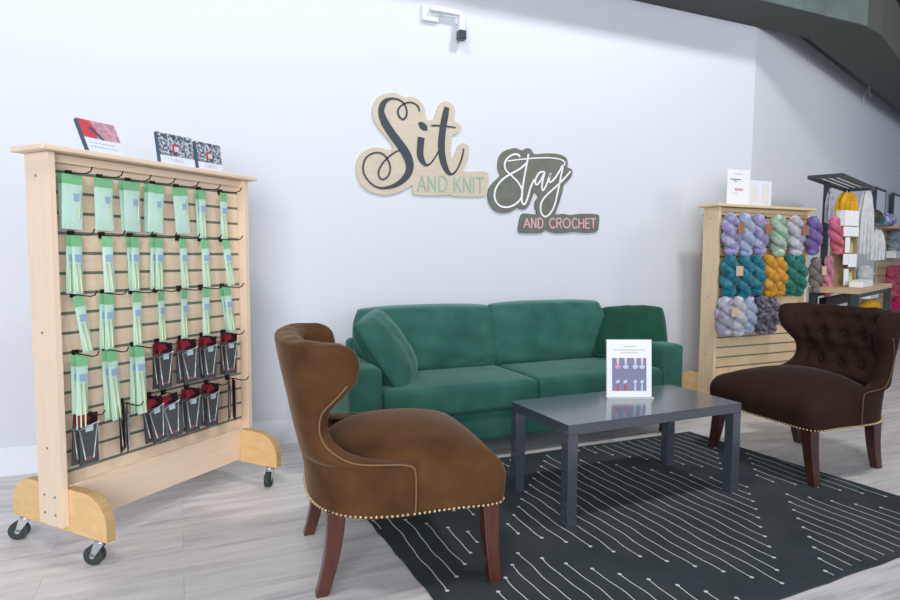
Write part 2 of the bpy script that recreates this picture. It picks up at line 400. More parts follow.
# ------------------------------------------------------------------ tufted wing chairs
def make_chair(name, label, loc, rotz, vel, pipe, wood, group):
    t = thing(name, label, 'armchair', loc, rotz, group)
    # seat
    bm = B(); bmesh.ops.create_cube(bm, size=2); bmesh.ops.subdivide_edges(bm, edges=bm.edges[:], cuts=13, use_grid_fill=True)
    for v in bm.verts:
        p = Vector([math.copysign(1 - (1 - abs(a)) ** 1.6, a) for a in v.co])
        r = 0.065; hx, hy, hz = 0.33, 0.345, 0.085
        P = Vector((p.x * hx, p.y * hy, p.z * hz))
        rz = 0.085 if P.z > 0 else 0.012
        inn = Vector((max(-hx + r, min(hx - r, P.x)), max(-hy + r, min(hy - r, P.y)), max(-hz + 0.012, min(hz - rz, P.z))))
        d = P - inn
        sc = Vector((d.x / r, d.y / r, d.z / rz))
        if sc.length > 1: sc.normalize()
        P = inn + Vector((sc.x * r, sc.y * r, sc.z * rz))
        q_ = P.x / hx; w_ = 1.0 + 0.06 * q_ if q_ > 0 else 1.0 - 0.45 * q_ * q_      # wider at the front
        top = max(0, P.z / hz)
        P.z += top * 0.085 * (1 - (abs(P.x) / hx) ** 2.6) * (1 - (abs(P.y) / hy) ** 2.4)
        P.x += 0.012 * math.sin((P.z / hz + 1) * 1.2) * (1 if P.x > 0 else 0)
        if P.x < 0: P.x *= 0.8
        v.co = Vector((P.x + 0.015, P.y * w_, P.z + 0.365))
    for f in bm.faces: f.smooth = True
    obj('seat', bm, vel, t)
    # back: one wrapped shell, low arms at the sides, flared wings above the waist
    LV = [  # z, tip_x, half_width, rear_x, thickness
        (0.284, 0.00, 0.357, -0.316, 0.05), (0.287, 0.00, 0.358, -0.318, 0.055), (0.30, 0.002, 0.358, -0.319, 0.06), (0.38, 0.00, 0.358, -0.326, 0.07), (0.435, -0.002, 0.358, -0.338, 0.07), (0.452, -0.012, 0.355, -0.342, 0.06),
        (0.462, -0.09, 0.348, -0.345, 0.07), (0.470, -0.18, 0.335, -0.348, 0.09), (0.49, -0.235, 0.316, -0.352, 0.095),
        (0.53, -0.282, 0.298, -0.362, 0.09), (0.58, -0.300, 0.292, -0.372, 0.085), (0.64, -0.292, 0.302, -0.384, 0.09), (0.69, -0.250, 0.325, -0.394, 0.10),
        (0.735, -0.212, 0.342, -0.404, 0.105), (0.79, -0.205, 0.356, -0.415, 0.105), (0.83, -0.212, 0.362, -0.422, 0.10), (0.850, -0.222, 0.364, -0.425, 0.09), (0.862, -0.235, 0.360, -0.422, 0.07), (0.869, -0.25, 0.350, -0.412, 0.035)]
    NP = 40
    def path(tip, hw, rear, off):
        # U from (tip,-hw) round the back to (tip,+hw), inset by off
        pts = []
        for i in range(NP + 1):
            a = -math.pi / 2 + math.pi * i / NP    # -90..90
            # superellipse rear
            ca, sa = math.cos(a), math.sin(a)
            ex = 2 / 2.7
            ux = abs(ca) ** ex; vy = math.copysign(abs(sa) ** ex, sa)
            pts.append((tip + (rear + off - tip) * ux, (hw - off) * vy))
        return pts
    buttons = []
    for zi, row in ((0.62, (-0.19, -0.065, 0.065, 0.19)), (0.71, (-0.24, -0.125, 0.0, 0.125, 0.24)), (0.80, (-0.29, -0.19, -0.065, 0.065, 0.19, 0.29)), (0.545, (-0.125, 0.0, 0.125))):
        for vy in row: buttons.append((vy, zi))
    bm = B(); rings = []
    LV2 = []
    for i in range(len(LV) - 1):
        n_ = 3 if LV[i + 1][0] - LV[i][0] > 0.03 else 1
        for k in range(n_): LV2.append(tuple(LV[i][q] + (LV[i + 1][q] - LV[i][q]) * k / n_ for q in range(5)))
    LV2.append(LV[-1])
    for (z, tip, hw, rear, th) in LV2:
        outer = path(tip, hw, rear, 0.0)
        inner = path(tip, hw, rear, th)
        ring = [Vector((x, y, z)) for x, y in outer]
        # rounded tip at +hw side
        def tipround(p0, p1):
            out = []
            c = (Vector(p0) + Vector(p1)) / 2; r = (Vector(p1) - Vector(p0)) / 2
            for q in (0.25, 0.5, 0.75):
                a = math.pi * q; out.append(Vector((c.x + math.sin(a) * r.length * 0.8, c.y - r.y * math.cos(a) * 1.0, z)))
            return out
        ring += tipround(outer[-1], inner[-1])
        inn = []
        for (x, y) in reversed(inner):
            dx = 0
            if z > 0.5:
                for (by, bz) in buttons:
                    d2 = ((y - by) / 0.038) ** 2 + ((z - bz) / 0.034) ** 2
                    dx -= 0.034 * math.exp(-d2)
                    # pleats running up and down from each button
                dx += 0.014 * abs(math.sin(math.pi * (y + 0.0) / 0.13)) * min(1, (z - 0.5) / 0.1)
            inn.append(Vector((x + dx, y, z + (0.012 * abs(math.cos(math.pi * y / 0.13)) if z > 0.86 else 0))))
        ring += inn
        ring += tipround(inner[0], outer[0])
        rings.append([bm.verts.new(p) for p in ring])
    K = len(rings[0])
    for a, b in zip(rings[:-1], rings[1:]):
        for k in range(K): bm.faces.new((a[k], a[(k + 1) % K], b[(k + 1) % K], b[k]))
    # close top and bottom between outer and inner paths
    for rg, flip in ((rings[0], True), (rings[-1], False)):
        o_ = rg[:NP + 1]; i_ = list(reversed(rg[NP + 4:NP + 4 + NP + 1]))
        for k in range(NP):
            q = (o_[k], o_[k + 1], i_[k + 1], i_[k]); bm.faces.new(q[::-1] if flip else q)
        t1 = rg[NP + 1:NP + 4]; bm.faces.new([o_[-1]] + t1 + [i_[-1]])
        t2 = rg[-3:]; bm.faces.new([i_[0]] + t2 + [o_[0]])
    bmesh.ops.recalc_face_normals(bm, faces=bm.faces)
    for f in bm.faces: f.smooth = True
    bk = obj('backrest', bm, vel, t)
    sm = bk.modifiers.new('soft', 'SUBSURF'); sm.levels = 1; sm.render_levels = 1
    # buttons
    def lv(z):
        for a, b in zip(LV[:-1], LV[1:]):
            if a[0] <= z <= b[0]:
                s = (z - a[0]) / (b[0] - a[0]); return [a[q] + (b[q] - a[q]) * s for q in range(5)]
    for by, bz in buttons:
        _, tip, hw, rear, th = lv(bz)
        yy = min(0.999, abs(by) / (hw - th)); sa = yy ** 1.35; ca = math.sqrt(max(0, 1 - sa * sa)); x = tip + (rear + th - tip) * ca ** (2 / 2.7)
        b2 = B(); ico(b2, (x - 0.017, by, bz), 0.012, sub=2, sc=(0.6, 1, 1)); obj('button', b2, vel, bk)
    # piping along arm top and arm front, both sides
    for s in (-1, 1):
        pts = [(0.012, 0.360, 0.29), (0.014, 0.362, 0.36), (0.012, 0.362, 0.43), (0.0, 0.360, 0.455), (-0.04, 0.355, 0.464), (-0.12, 0.347, 0.468), (-0.18, 0.336, 0.474), (-0.228, 0.320, 0.492), (-0.274, 0.302, 0.53), (-0.294, 0.296, 0.58), (-0.287, 0.305, 0.64), (-0.247, 0.327, 0.69), (-0.210, 0.344, 0.735)]
        pts = [(x - 0.004, s * (y + 0.0), z) for x, y, z in pts]
        b2 = B(); tube(b2, crom(pts, 4), 0.0032, 6); obj('piping', b2, pipe, t)
    # brass nails round the lower edge
    b2 = B()
    loop = []
    outl = [(x, y) for x, y in path(0.0, 0.3595, -0.3205, 0)]
    fr = []
    for i in range(25):
        a = math.pi / 2 - math.pi * i / 24
    fr_ = [(0.02, 0.3605), (0.15, 0.3555), (0.27, 0.3640), (0.315, 0.3540), (0.341, 0.325), (0.3495, 0.28), (0.3505, 0.0)]
    loop = outl + fr_ + [(x, -y) for x, y in reversed(fr_[:-1])]
    loop.append(loop[0])
    acc = 0.0
    for a, b in zip(loop[:-1], loop[1:]):
        d = math.hypot(b[0] - a[0], b[1] - a[1]); s = 0.0175 - acc
        while s <= d:
            x = a[0] + (b[0] - a[0]) * s / d; y = a[1] + (b[1] - a[1]) * s / d
            ico(b2, (x, y, 0.293), 0.0062, sub=1); s += 0.0175
        acc = (acc + d) % 0.0175
    obj('nailhead_trim', b2, 'nail', t)
    # sabre legs
    def leg(x0, y0, x1, y1, w0, w1):
        b3 = B(); N = 9; prev = None; rg = []
        for i in range(N):
            s = i / (N - 1); z = 0.296 * (1 - s)
            x = x0 + (x1 - x0) * s ** 2.0; y = y0 + (y1 - y0) * s ** 1.6; w_ = (w0 + (w1 - w0) * s) / 2
            rg.append([b3.verts.new((x + a * w_, y + b * w_, z)) for a, b in ((-1, -1), (1, -1), (1, 1), (-1, 1))])
        for a, b in zip(rg[:-1], rg[1:]):
            for k in range(4): b3.faces.new((a[k], b[k], b[(k + 1) % 4], a[(k + 1) % 4]))
        b3.faces.new(rg[0]); b3.faces.new(rg[-1][::-1])
        bmesh.ops.recalc_face_normals(b3, faces=b3.faces)
        ob = obj('leg', b3, wood, t); md = ob.modifiers.new('soft', 'BEVEL'); md.width = 0.004; md.segments = 2
    for s in (-1, 1):
        leg(0.295, s * 0.300, 0.300, s * 0.345, 0.062, 0.042)
        leg(-0.242, s * 0.245, -0.292, s * 0.243, 0.062, 0.042)
    return t
gch = 'tufted velvet wing chairs on the rug'
make_chair('wing_chair', 'brown velvet wing chair with brass nailheads seen from behind, left of coffee table', (0.743, -1.568, 0.0), R_(-6), 'velvet_b', 'pipe_b', 'mahog', None)
make_chair('wing_chair', 'brown velvet wing chair in shaded tone with button-tufted back, right of coffee table', (3.234, -1.457, 0.0), R_(176.5), 'velvet_b_shaded', 'pipe_b_shaded', 'mahogd', None)

# ------------------------------------------------------------------ coffee table
t = thing('coffee_table', 'dark grey rectangular coffee table with square legs, on the rug', 'table', (1.484, -1.695, 0.008), R_(0.5))
Lx, Ly = 1.010, 0.475
bm = B(); box(bm, 0, Lx, 0, Ly, 0.397, 0.442, bev=0.0015); obj('tabletop', bm, 'table', t)
lw = 0.05
for x in (0.0005, Lx - lw - 0.0005):
    for y in (0.0005, Ly - lw - 0.0005):
        bm = B(); box(bm, x, x + lw, y, y + lw, 0.0, 0.3965, bev=0.0015); obj('leg', bm, 'table', t)

# acrylic sign holder on the table
f0 = Vector((1.949, -1.346, 0.4503)); f1 = Vector((2.163, -1.435, 0.4503)); d = f1 - f0; ang = math.atan2(d.y, d.x)
t = thing('sign_holder', 'small acrylic sign holder with printed flyer on the coffee table', 'sign', f0 + d / 2, ang)
M['mauve'] = mat('flyer photo backdrop', srgb(128, 128, 158), 0.5)
M['ink'] = mat('pale grey ink', srgb(160, 168, 186), 0.6)
M['skin'] = mat('printed sleeve', srgb(232, 205, 212), 0.6); M['pink'] = mat('printed pink yarn', srgb(222, 150, 176), 0.6); M['red'] = mat('red print', srgb(205, 52, 66), 0.5)
M['pblue'] = mat('printed pale blue yarn', srgb(190, 208, 228), 0.6)
Wd, Hh = 0.225, 0.290; lean = R_(-5)
def leanbox(bm, x0, x1, y0, y1, z0, z1, mi=0):
    box(bm, x0, x1, y0, y1, z0, z1, mi)
def lobj(name, bm, m_, par):
    mt = Matrix.Rotation(lean, 4, 'X')
    for v in bm.verts: v.co = mt @ v.co
    return obj(name, bm, m_, par)
bm = B(); box(bm, -Wd / 2 - 0.004, Wd / 2 + 0.004, -0.028, 0.03, 0, 0.004); box(bm, -Wd / 2 - 0.004, Wd / 2 + 0.004, -0.0285, -0.026, 0.0, 0.012); obj('holder_foot', bm, 'acrylic', t)
bm = B(); box(bm, -Wd / 2, Wd / 2, -0.004, 0.0, 0.005, Hh); lobj('flyer', bm, 'white', t)
bm = B(); box(bm, -Wd / 2 - 0.002, Wd / 2 + 0.002, 0.0015, 0.005, 0.003, Hh + 0.003); lobj('acrylic_back', bm, 'acrylic', t)
bm = B(); pz0, pz1, px = 0.036, 0.200, 0.086; box(bm, -px, px, -0.0050, -0.0042, pz0, pz1)
def pb(x0, x1, z0, z1, mi): box(bm, x0, x1, -0.0058, -0.0051, z0, z1, mi)
for x, mi, c in ((-0.058, 1, 2), (-0.018, 1, 3), (0.030, 1, 3), (0.064, 1, 3)):
    prism(bm, [Vector((x - 0.007, -0.0051, pz1)), Vector((x + 0.007, -0.0051, pz1)), Vector((x + 0.004, -0.0051, pz1 - 0.035)), Vector((x - 0.003, -0.0051, pz1 - 0.035))], (0, -0.0006, 0), mi)
    prism(bm, [Vector((x + 0.014 * math.cos(a) * (1 + .3 * math.sin(3 * a)), -0.0053, pz1 - 0.045 + 0.010 * math.sin(a))) for a in [k * math.pi / 5 for k in range(10)]], (0, -0.0006, 0), c)
for x, mi, c in ((-0.058, 4, 3), (-0.020, 4, 3), (0.030, 3, 3), (0.064, 3, 3)):
    prism(bm, [Vector((x - 0.006, -0.0051, pz0)), Vector((x + 0.005, -0.0051, pz0)), Vector((x + 0.004, -0.0051, pz0 + 0.038)), Vector((x - 0.003, -0.0051, pz0 + 0.038))], (0, -0.0006, 0), mi)
    prism(bm, [Vector((x + 0.010 * math.cos(a) * (1 + .3 * math.sin(2 * a)), -0.0053, pz0 + 0.046 + 0.009 * math.sin(a))) for a in [k * math.pi / 5 for k in range(10)]], (0, -0.0006, 0), c)
lobj('picture', bm, ['mauve', 'skin', 'pink', 'pblue', 'red'], t)
bm = B()
rr = random.Random(5)
for z, wd in ((0.258, 0.055), (0.240, 0.15), (0.226, 0.085)):
    x = -wd / 2
    while x < wd / 2:
        l_ = rr.uniform(0.004, 0.011); box(bm, x, x + l_, -0.0050, -0.0042, z - 0.002, z + 0.002); x += l_ + 0.003
lobj('printed_text', bm, 'ink', t)

# ------------------------------------------------------------------ slatwall display racks
def make_rack(name, label, loc, rotz, W, slat, vert, zlow=0.32):
    """local x along the rack, -y towards the shopper, panel front face at y=0"""
    t = thing(name, label, 'display rack', loc, rotz)
    T = 0.026; D = 0.141; H = 1.524
    for x0 in (0.0, W - T):
        bm = B(); box(bm, x0, x0 + T, 0, D, 0.121, H, bev=0.001); sp = obj('side_panel', bm, vert, t)
        sx = -0.0006 if x0 == 0 else W + 0.0006
        for z in (0.165, 0.235, 0.42, 0.86, 1.44):
            for y in ((0.04, 0.105) if z < 0.3 else (0.075,)):
                bm = B(); cyl(bm, (sx - 0.001, y, z), (sx + 0.001, y, z), 0.005, 10); obj('screw', bm, 'groove', sp)
    bm = B(); box(bm, -0.035, W + 0.035, -0.028, D + 0.028, H + 0.001, H + 0.022, bev=0.006, seg=3); obj('top_board', bm, slat, t)
    bm = B(); y0, y1 = 0.045, 0.096
    zt = 1.5225
    g = [1.461 - 0.0762 * k for k in range(16)]
    box(bm, T + 0.0005, W - T - 0.0005, y0 + 0.0035, y1 - 0.0035, g[-1] - 0.006, zt, 1)
    box(bm, T + 0.0005, W - T - 0.0005, y0 - 0.018, y0, zt - 0.03, zt, 0)
    edges = [zt - 0.0305] + g
    for a, b in zip(edges[:-1], edges[1:]):
        hi = a - (0 if a == edges[0] else 0.006); lo = b + 0.006
        for yy in ((y0, y0 + 0.0035), (y1 - 0.0035, y1)): box(bm, T + 0.0005, W - T - 0.0005, yy[0], yy[1], lo, hi, 0)
    obj('slat_panel', bm, [slat, 'groove'], t)
    bm = B(); box(bm, T + 0.0005, W - T - 0.0005, 0.045, 0.096, 0.262, 0.3115, bev=0.001); obj('bottom_rail', bm, slat, t)
    bm = B(); box(bm, T + 0.0005, W - T - 0.0005, 0.020, 0.038, 0.110, 0.268, bev=0.002); obj('kick_board', bm, slat, t)
    for x0 in (T + 0.001, W - T - 0.036):
        bm = B(); poly = []
        y_f, y_b = -0.214, 0.365; zb, zt2, rad = 0.098, 0.264, 0.125
        poly = [Vector((x0, y_f, zb)), Vector((x0, y_b, zb))]
        for k in range(9):
            a = math.pi / 2 * k / 8; poly.append(Vector((x0, y_b - rad + rad * math.cos(a), zt2 - rad * 0.85 + rad * 0.85 * math.sin(a))))
        for k in range(9):
            a = math.pi / 2 + math.pi / 2 * k / 8; poly.append(Vector((x0, y_f + rad + rad * math.cos(a), zt2 - rad * 0.85 + rad * 0.85 * math.sin(a))))
        # split round the kick board and slats: foot sits under them
        prism(bm, poly, (0.035, 0, 0), 0, 1); ft = obj('foot', bm, ['ply', 'plyedge'], t)
        for yc, sw in ((-0.155, 25 if x0 < 0.5 else 115), (0.315, 40)):
            bm = B(); xc = x0 + 0.0175
            cyl(bm, (xc, yc, 0.0975), (xc, yc, 0.084), 0.020, 12)
            rz = Matrix.Rotation(R_(sw), 3, 'Z')
            for s in (-1, 1):
                pl = [Vector((s * 0.0165, -0.022, 0.086)), Vector((s * 0.0165, 0.018, 0.086)), Vector((s * 0.0165, 0.034, 0.036)), Vector((s * 0.0165, 0.018, 0.034))]
                prism(bm, [rz @ q + Vector((xc, yc, 0)) for q in pl], rz @ Vector((s * 0.002, 0, 0)))
            cs = obj('caster', bm, 'zinc', ft)
            bm = B(); c0 = rz @ Vector((-0.013, 0.025, 0)) + Vector((xc, yc, 0.037)); c1 = rz @ Vector((0.013, 0.025, 0)) + Vector((xc, yc, 0.037))
            cyl(bm, c0, c1, 0.0365, 24); a_ = rz @ Vector((0.0185, 0, 0)); mid = (c0 + c1) / 2
            cyl(bm, mid - a_, mid + a_, 0.010, 12, 1)
            obj('caster_wheel', bm, ['rubber', 'zinc'], ft)
    return t
RA = R_(40); RP = Vector((-0.4124, -1.1548, 0)); RE = Vector((math.cos(RA), math.sin(RA), 0)); RN = Vector((math.sin(RA), -math.cos(RA), 0))
rack = make_rack('display_rack', 'maple slatwall rack on casters filled with green needle packets, left of the sofa', RP, RA, 0.987, 'mapleh', 'maple')
rack2 = make_rack('display_rack', 'maple slatwall rack hung with yarn skeins, right of the sofa', (3.65, -0.438, 0), 0.0, 0.987, 'birch', 'birchv')
def hook_mesh(ln=0.145):
    bm = B(); box(bm, -0.012, 0.012, -0.006, 0.0, -0.012, 0.014)
    tube(bm, [(0, -0.004, 0), (0, -ln * 0.75, -0.004), (0, -ln * 0.92, 0.002), (0, -ln, 0.018)], 0.0026, 6)
    return bm
hk0 = None
def hook(parent, x, y, z, back=False):
    global hk0
    if hk0 is None:
        hk0 = obj('peg_hook', hook_mesh(), 'hook', parent); o = hk0
    else:
        o = hk0.copy(); C.objects.link(o); o.parent = parent
    o.location = (x, y, z); o.rotation_euler = (0, 0, math.pi if back else 0)
HA = [0.100, 0.224, 0.348, 0.465, 0.588, 0.712, 0.842]
HZ = [1.456, 1.228, 0.999, 0.771, 0.542]
HA5 = [0.115, 0.281, 0.413, 0.490, 0.615, 0.732, 0.864]
for r in range(5):
    for a in (HA if r < 4 else HA5): hook(rack, a, 0.0445, HZ[r] )

# packets
M['mint'] = mat('mint packet film', srgb(190, 232, 214), 0.2, alpha=0.85, var=srgb(222, 242, 234), scale=14, stretch=(2, 2, .6), amount=1.2)
M['gcard'] = mat('green header card', srgb(128, 196, 142), 0.45)
M['plabel'] = mat('blue print label', srgb(150, 176, 208), 0.5); M['bamboo'] = mat('bamboo needle', srgb(206, 222, 172), 0.5)
M['film'] = mat('clear film', srgb(225, 240, 240), 0.3, alpha=0.05)
M['rcard'] = mat('red card', srgb(140, 30, 46), 0.4); M['steel'] = mat('steel needle', srgb(215, 215, 222), 0.3, metal=0.6); M['lblue'] = mat('pale sticker', srgb(190, 212, 225), 0.5)
def green_packet(name, w, h, wide, seed):
    rnd = random.Random(seed); t = bpy.data.objects.new(name, None); C.objects.link(t)
    hh = 0.040 if not wide else 0.034
    bm = B(); box(bm, -w / 2, w / 2, -0.001, 0.001, -hh + 0.010, 0.012, bev=0.0004, seg=1); obj('header_card', bm, 'gcard', t)
    bm = B()
    nx, nz = 5, 8
    z1, z0 = -hh + 0.0095, 0.012 - h
    G = {}
    for s in (-1, 1):
        for i in range(nx + 1):
            for j in range(nz + 1):
                u = i / nx; q = j / nz; bulge = 0.0045 * math.sin(math.pi * u) ** 0.6 * math.sin(math.pi * min(1, q * 1.05 + 0.02)) ** 0.5 if 0 < i < nx else 0
                G[s, i, j] = bm.verts.new((-w / 2 + w * u, s * (0.0008 + bulge) + (rnd.uniform(-1, 1) * 0.0006), z1 + (z0 - z1) * q))
    for s in (-1, 1):
        for i in range(nx):
            for j in range(nz):
                vv = [G[s, i, j], G[s, i + 1, j], G[s, i + 1, j + 1], G[s, i, j + 1]]; bm.faces.new(vv if s > 0 else vv[::-1])
    bmesh.ops.recalc_face_normals(bm, faces=bm.faces)
    for f in bm.faces: f.smooth = True
    obj('sleeve', bm, 'mint', t)
    bm = B()
    if wide: box(bm, w * 0.02, w * 0.34, -0.0068, -0.0058, -0.085, -0.058)
    else: box(bm, -w * 0.30, w * 0.36, -0.0066, -0.0058, -0.088, -0.060)
    obj('printed_label', bm, 'plabel', t)
    bm = B()
    if wide: cyl(bm, (w * 0.36, -0.0068, -0.045), (w * 0.30, -0.0068, -h * 0.75), 0.0018, 6)
    else:
        cyl(bm, (-w * 0.2, -0.006, -0.095), (-w * 0.16, -0.006, 0.02 - h), 0.003, 6); cyl(bm, (w * 0.18, -0.006, -0.095), (w * 0.24, -0.006, 0.02 - h), 0.003, 6)
    obj('knitting_needle', bm, 'bamboo', t)
    return t
def black_packet(name, w, h, seed):
    t = bpy.data.objects.new(name, None); C.objects.link(t)
    bm = B(); box(bm, -w / 2, w / 2, -0.0015, 0.0015, 0.012 - h, 0.012, bev=0.0005, seg=1); cd_ = obj('backing_card', bm, 'black', t)
    bm = B(); prism(bm, [Vector((-w / 2, -0.0018, 0.012)), Vector((-w * 0.1, -0.0018, 0.012)), Vector((w * 0.15, -0.0018, -0.012)), Vector((-w * 0.18, -0.0018, -0.018)), Vector((-w / 2, -0.0018, -0.034))], (0, -0.0006, 0)); obj('red_corner', bm, 'rcard', t)
    bm = B(); box(bm, -w * 0.24, w * 0.18, -0.0026, -0.0019, 0.030 - h, 0.041 - h); obj('red_strip', bm, 'rcard', t)
    bm = B(); box(bm, -w * 0.16, w * 0.24, -0.0026, -0.0019, -0.058, -0.034); obj('price_sticker', bm, 'lblue', t)
    bm = B(); tube(bm, [(-w * 0.46, -0.0045, -0.05), (-w * 0.22, -0.0045, 0.032 - h)], 0.0022, 6); tube(bm, [(w * 0.46, -0.0045, -0.03), (w * 0.2, -0.0045, 0.032 - h)], 0.0022, 6)
    tube(bm, [(-w * 0.55, -0.005, -0.046), (0, -0.0065, -0.036), (w * 0.55, -0.005, -0.026)], 0.0016, 6); obj('circular_needle', bm, 'steel', t)
    bm = B(); box(bm, -w / 2 - 0.002, w / 2 + 0.002, -0.0072, -0.0066, 0.010 - h, -0.028); obj('plastic_cover', bm, 'film', t)
    return t
gw = green_packet('needle_packet', 0.078, 0.205, True, 1)
gn = green_packet('needle_packet', 0.040, 0.222, False, 2)
gl = green_packet('needle_packet', 0.044, 0.285, False, 4)
bp_ = black_packet('needle_packet', 0.078, 0.198, 3)
used = set()
def put(proto, a, b, z, roll, yaw, label, cat, group):
    if proto in used: o = dup(proto)
    else: used.add(proto); o = proto
    o.location = RP + RE * a + RN * b + Vector((0, 0, z))
    o.rotation_euler = (0, R_(roll), RA + R_(yaw)); tag(o, label, cat, group)
ORD = ['first', 'second', 'third', 'fourth', 'fifth', 'sixth', 'seventh']
rr = random.Random(11)
def lab(kind, row, i):
    front = 'front '
    if kind.endswith(' behind its twin'): kind = kind[:-16]; front = 'rear '
    return '%s%s, %s hook from left, %s row of left rack' % (front, kind, ORD[i], row)
# row 1: five wide then two narrow, some with a second packet behind
for i, a in enumerate(HA):
    pr_ = gw if i < 5 else gn; k = 'wide mint needle packet' if i < 5 else 'slim mint needle packet'
    rl = [2, 0, 0, 3, -4, 0, 0][i]
    put(pr_, a - 0.004, -0.014, HZ[0] - 0.016, rl, rr.uniform(-6, 6), lab(k, 'top', i), 'needle packet', 'green packets in the top row')
    if i in (0, 2, 3, 5): put(pr_, a - 0.007, -0.033, HZ[0] - 0.015, rl - 2, -4, lab(k + ' behind its twin', 'top', i), 'needle packet', 'green packets in the top row')
for r, rn, zr in ((1, 'second', HZ[1]), (2, 'third', HZ[2])):
    for i, a in enumerate(HA):
        rl = rr.uniform(-2, 2)
        if r == 2 and i == 0: rl = -8
        if i == 6: rl = -7
        put(gn, a, -0.008, zr - 0.016, rl, rr.uniform(-12, 12), lab('slim mint needle packet', rn, i), 'needle packet', 'green packets in the %s row' % rn)
        if (i, r) in ((0, 1), (2, 1), (3, 1), (1, 2), (6, 2)): put(gn, a - 0.006, -0.029, zr - 0.015, rl + rr.uniform(-3, 3), rr.uniform(-5, 5), lab('slim mint needle packet behind its twin', rn, i), 'needle packet', 'green packets in the %s row' % rn)
for i, a in enumerate(HA):
    if i < 3:
        put(gl, a - 0.004, 0.004, HZ[3] - 0.016, [2, -3, -1][i], rr.uniform(-6, 6), lab('long mint needle packet', 'fourth', i), 'needle packet', 'long green packets in the fourth row')
        put(gl, a - 0.010, -0.022, HZ[3] - 0.015, [1, -1, 1][i], 4, lab('long mint needle packet behind its twin', 'fourth', i), 'needle packet', 'long green packets in the fourth row')
    else:
        put(bp_, a, 0.010, HZ[3] - 0.016, rr.uniform(-4, 2), rr.uniform(-8, 8), lab('black and red needle packet', 'fourth', i), 'needle packet', 'black packets in the fourth row')
        put(bp_, a - 0.008, -0.014, HZ[3] - 0.015, 2, 6, lab('black and red needle packet behind its twin', 'fourth', i), 'needle packet', 'black packets in the fourth row')
for i, a in enumerate(HA5):
    rl = [0, -6, -8, -7, 1, 3, 1][i]
    put(bp_, a - 0.006, 0.006, HZ[4] - 0.016, rl, [0, 50, 4, -4, 0, 4, 55][i], lab('black and red needle packet', 'bottom', i), 'needle packet', 'black packets in the bottom row')
    if i not in (3,): put(bp_, a - 0.012, -0.018, HZ[4] - 0.015, rl + 4, 4 if i not in (1, 6) else 40, lab('black and red needle packet behind its twin', 'bottom', i), 'needle packet', 'black packets in the bottom row')

# books on top of the left rack
TOPZ = 1.5465
M['bred'] = mat('book red', srgb(205, 70, 84), 0.4); M['bpink'] = mat('book pink', srgb(208, 168, 182), 0.4, var=srgb(180, 120, 140), scale=60, amount=0.6)
M['navy'] = mat('book navy', srgb(70, 88, 112), 0.4); M['bwhite'] = mat('book white', srgb(224, 230, 242), 0.45)
M['floral'] = mat('book floral print', srgb(190, 200, 215), 0.45, var=srgb(52, 60, 74), scale=85, amount=0.35); M['ink2'] = mat('grey ink', srgb(120, 128, 145), 0.6)
def book(a0, a1, b, h, yaw, label, kind, tilt=9):
    wd = a1 - a0
    t = thing('pattern_book', label, 'book', RP + RE * a0 + RN * b + Vector((0, 0, TOPZ)), RA + R_(yaw))
    lean = Matrix.Rotation(R_(-tilt), 4, 'X')
    def lo(name, bm, m_):
        for v in bm.verts: v.co = lean @ v.co + Vector((0, 0, 0.0045))
        return obj(name, bm, m_, t)
    bm = B(); box(bm, 0, wd, 0.0, 0.014, 0, h, bev=0.001); lo('pages', bm, 'bwhite')
    bm = B(); box(bm, -0.002, 0.003, -0.001, 0.015, 0, h); lo('spine', bm, 'navy')
    if kind == 0:
        bm = B(); box(bm, 0.003, wd, -0.0016, -0.0004, h * 0.45, h, 1); prism(bm, [Vector((0.003, -0.0017, h * 0.48)), Vector((wd * 0.36, -0.0017, h * 0.44)), Vector((wd * 0.42, -0.0017, h * 0.7)), Vector((wd * 0.3, -0.0017, h * 0.98)), Vector((0.003, -0.0017, h))], (0, -0.0005, 0), 0)
        prism(bm, [Vector((wd * 0.2, -0.0023, h * 0.75)), Vector((wd * 0.5, -0.0023, h * 0.42)), Vector((wd * 0.56, -0.0023, h * 0.46)), Vector((wd * 0.3, -0.0023, h * 0.80))], (0, -0.0005, 0), 2)
        lo('cover_picture', bm, ['bred', 'bpink', 'navy'])
        bm = B(); rr2 = random.Random(1)
        for z in (0.18, 0.30):
            x = wd * 0.12
            while x < wd * 0.8: l_ = rr2.uniform(.006, .014); box(bm, x, x + l_, -0.0014, -0.0004, h * z, h * z + 0.003); x += l_ + 0.005
        lo('cover_text', bm, 'plabel')
    else:
        bm = B(); box(bm, 0.003, wd, -0.0016, -0.0004, h * 0.30, h); lo('cover_picture', bm, 'floral')
        bm = B(); x_ = wd * 0.38
        box(bm, x_, x_ + 0.030, -0.0022, -0.0017, h * 0.42, h * 0.68, 0); box(bm, x_ + 0.010, x_ + 0.034, -0.0027, -0.0023, h * 0.46, h * 0.62, 1); lo('cover_badge', bm, ['red', 'lblue'])
        # too small to read: a short row of spaced strokes
        bm = B()
        for q in range(6):
            x0 = wd * 0.34 + q * 0.011; z0 = h * (0.10 if q % 2 else 0.13); cyl(bm, (x0, -0.0012, z0), (x0 + (0.003 if q % 3 else -0.003), -0.0012, z0 + 0.016), 0.0009, 4)
        lo('cover_text', bm, 'ink2')
    e = tag(obj('book_easel', easel_mesh(wd), 'acrylic'), 'clear acrylic easel holding up the %s' % ('red and pink book' if kind == 0 else label.split(' book')[0].replace('black and white ', '') + ' book'), 'easel')
    e.location = RP + RE * a0 + RN * b + Vector((0, 0, TOPZ)); e.rotation_euler = (0, 0, RA + R_(yaw))
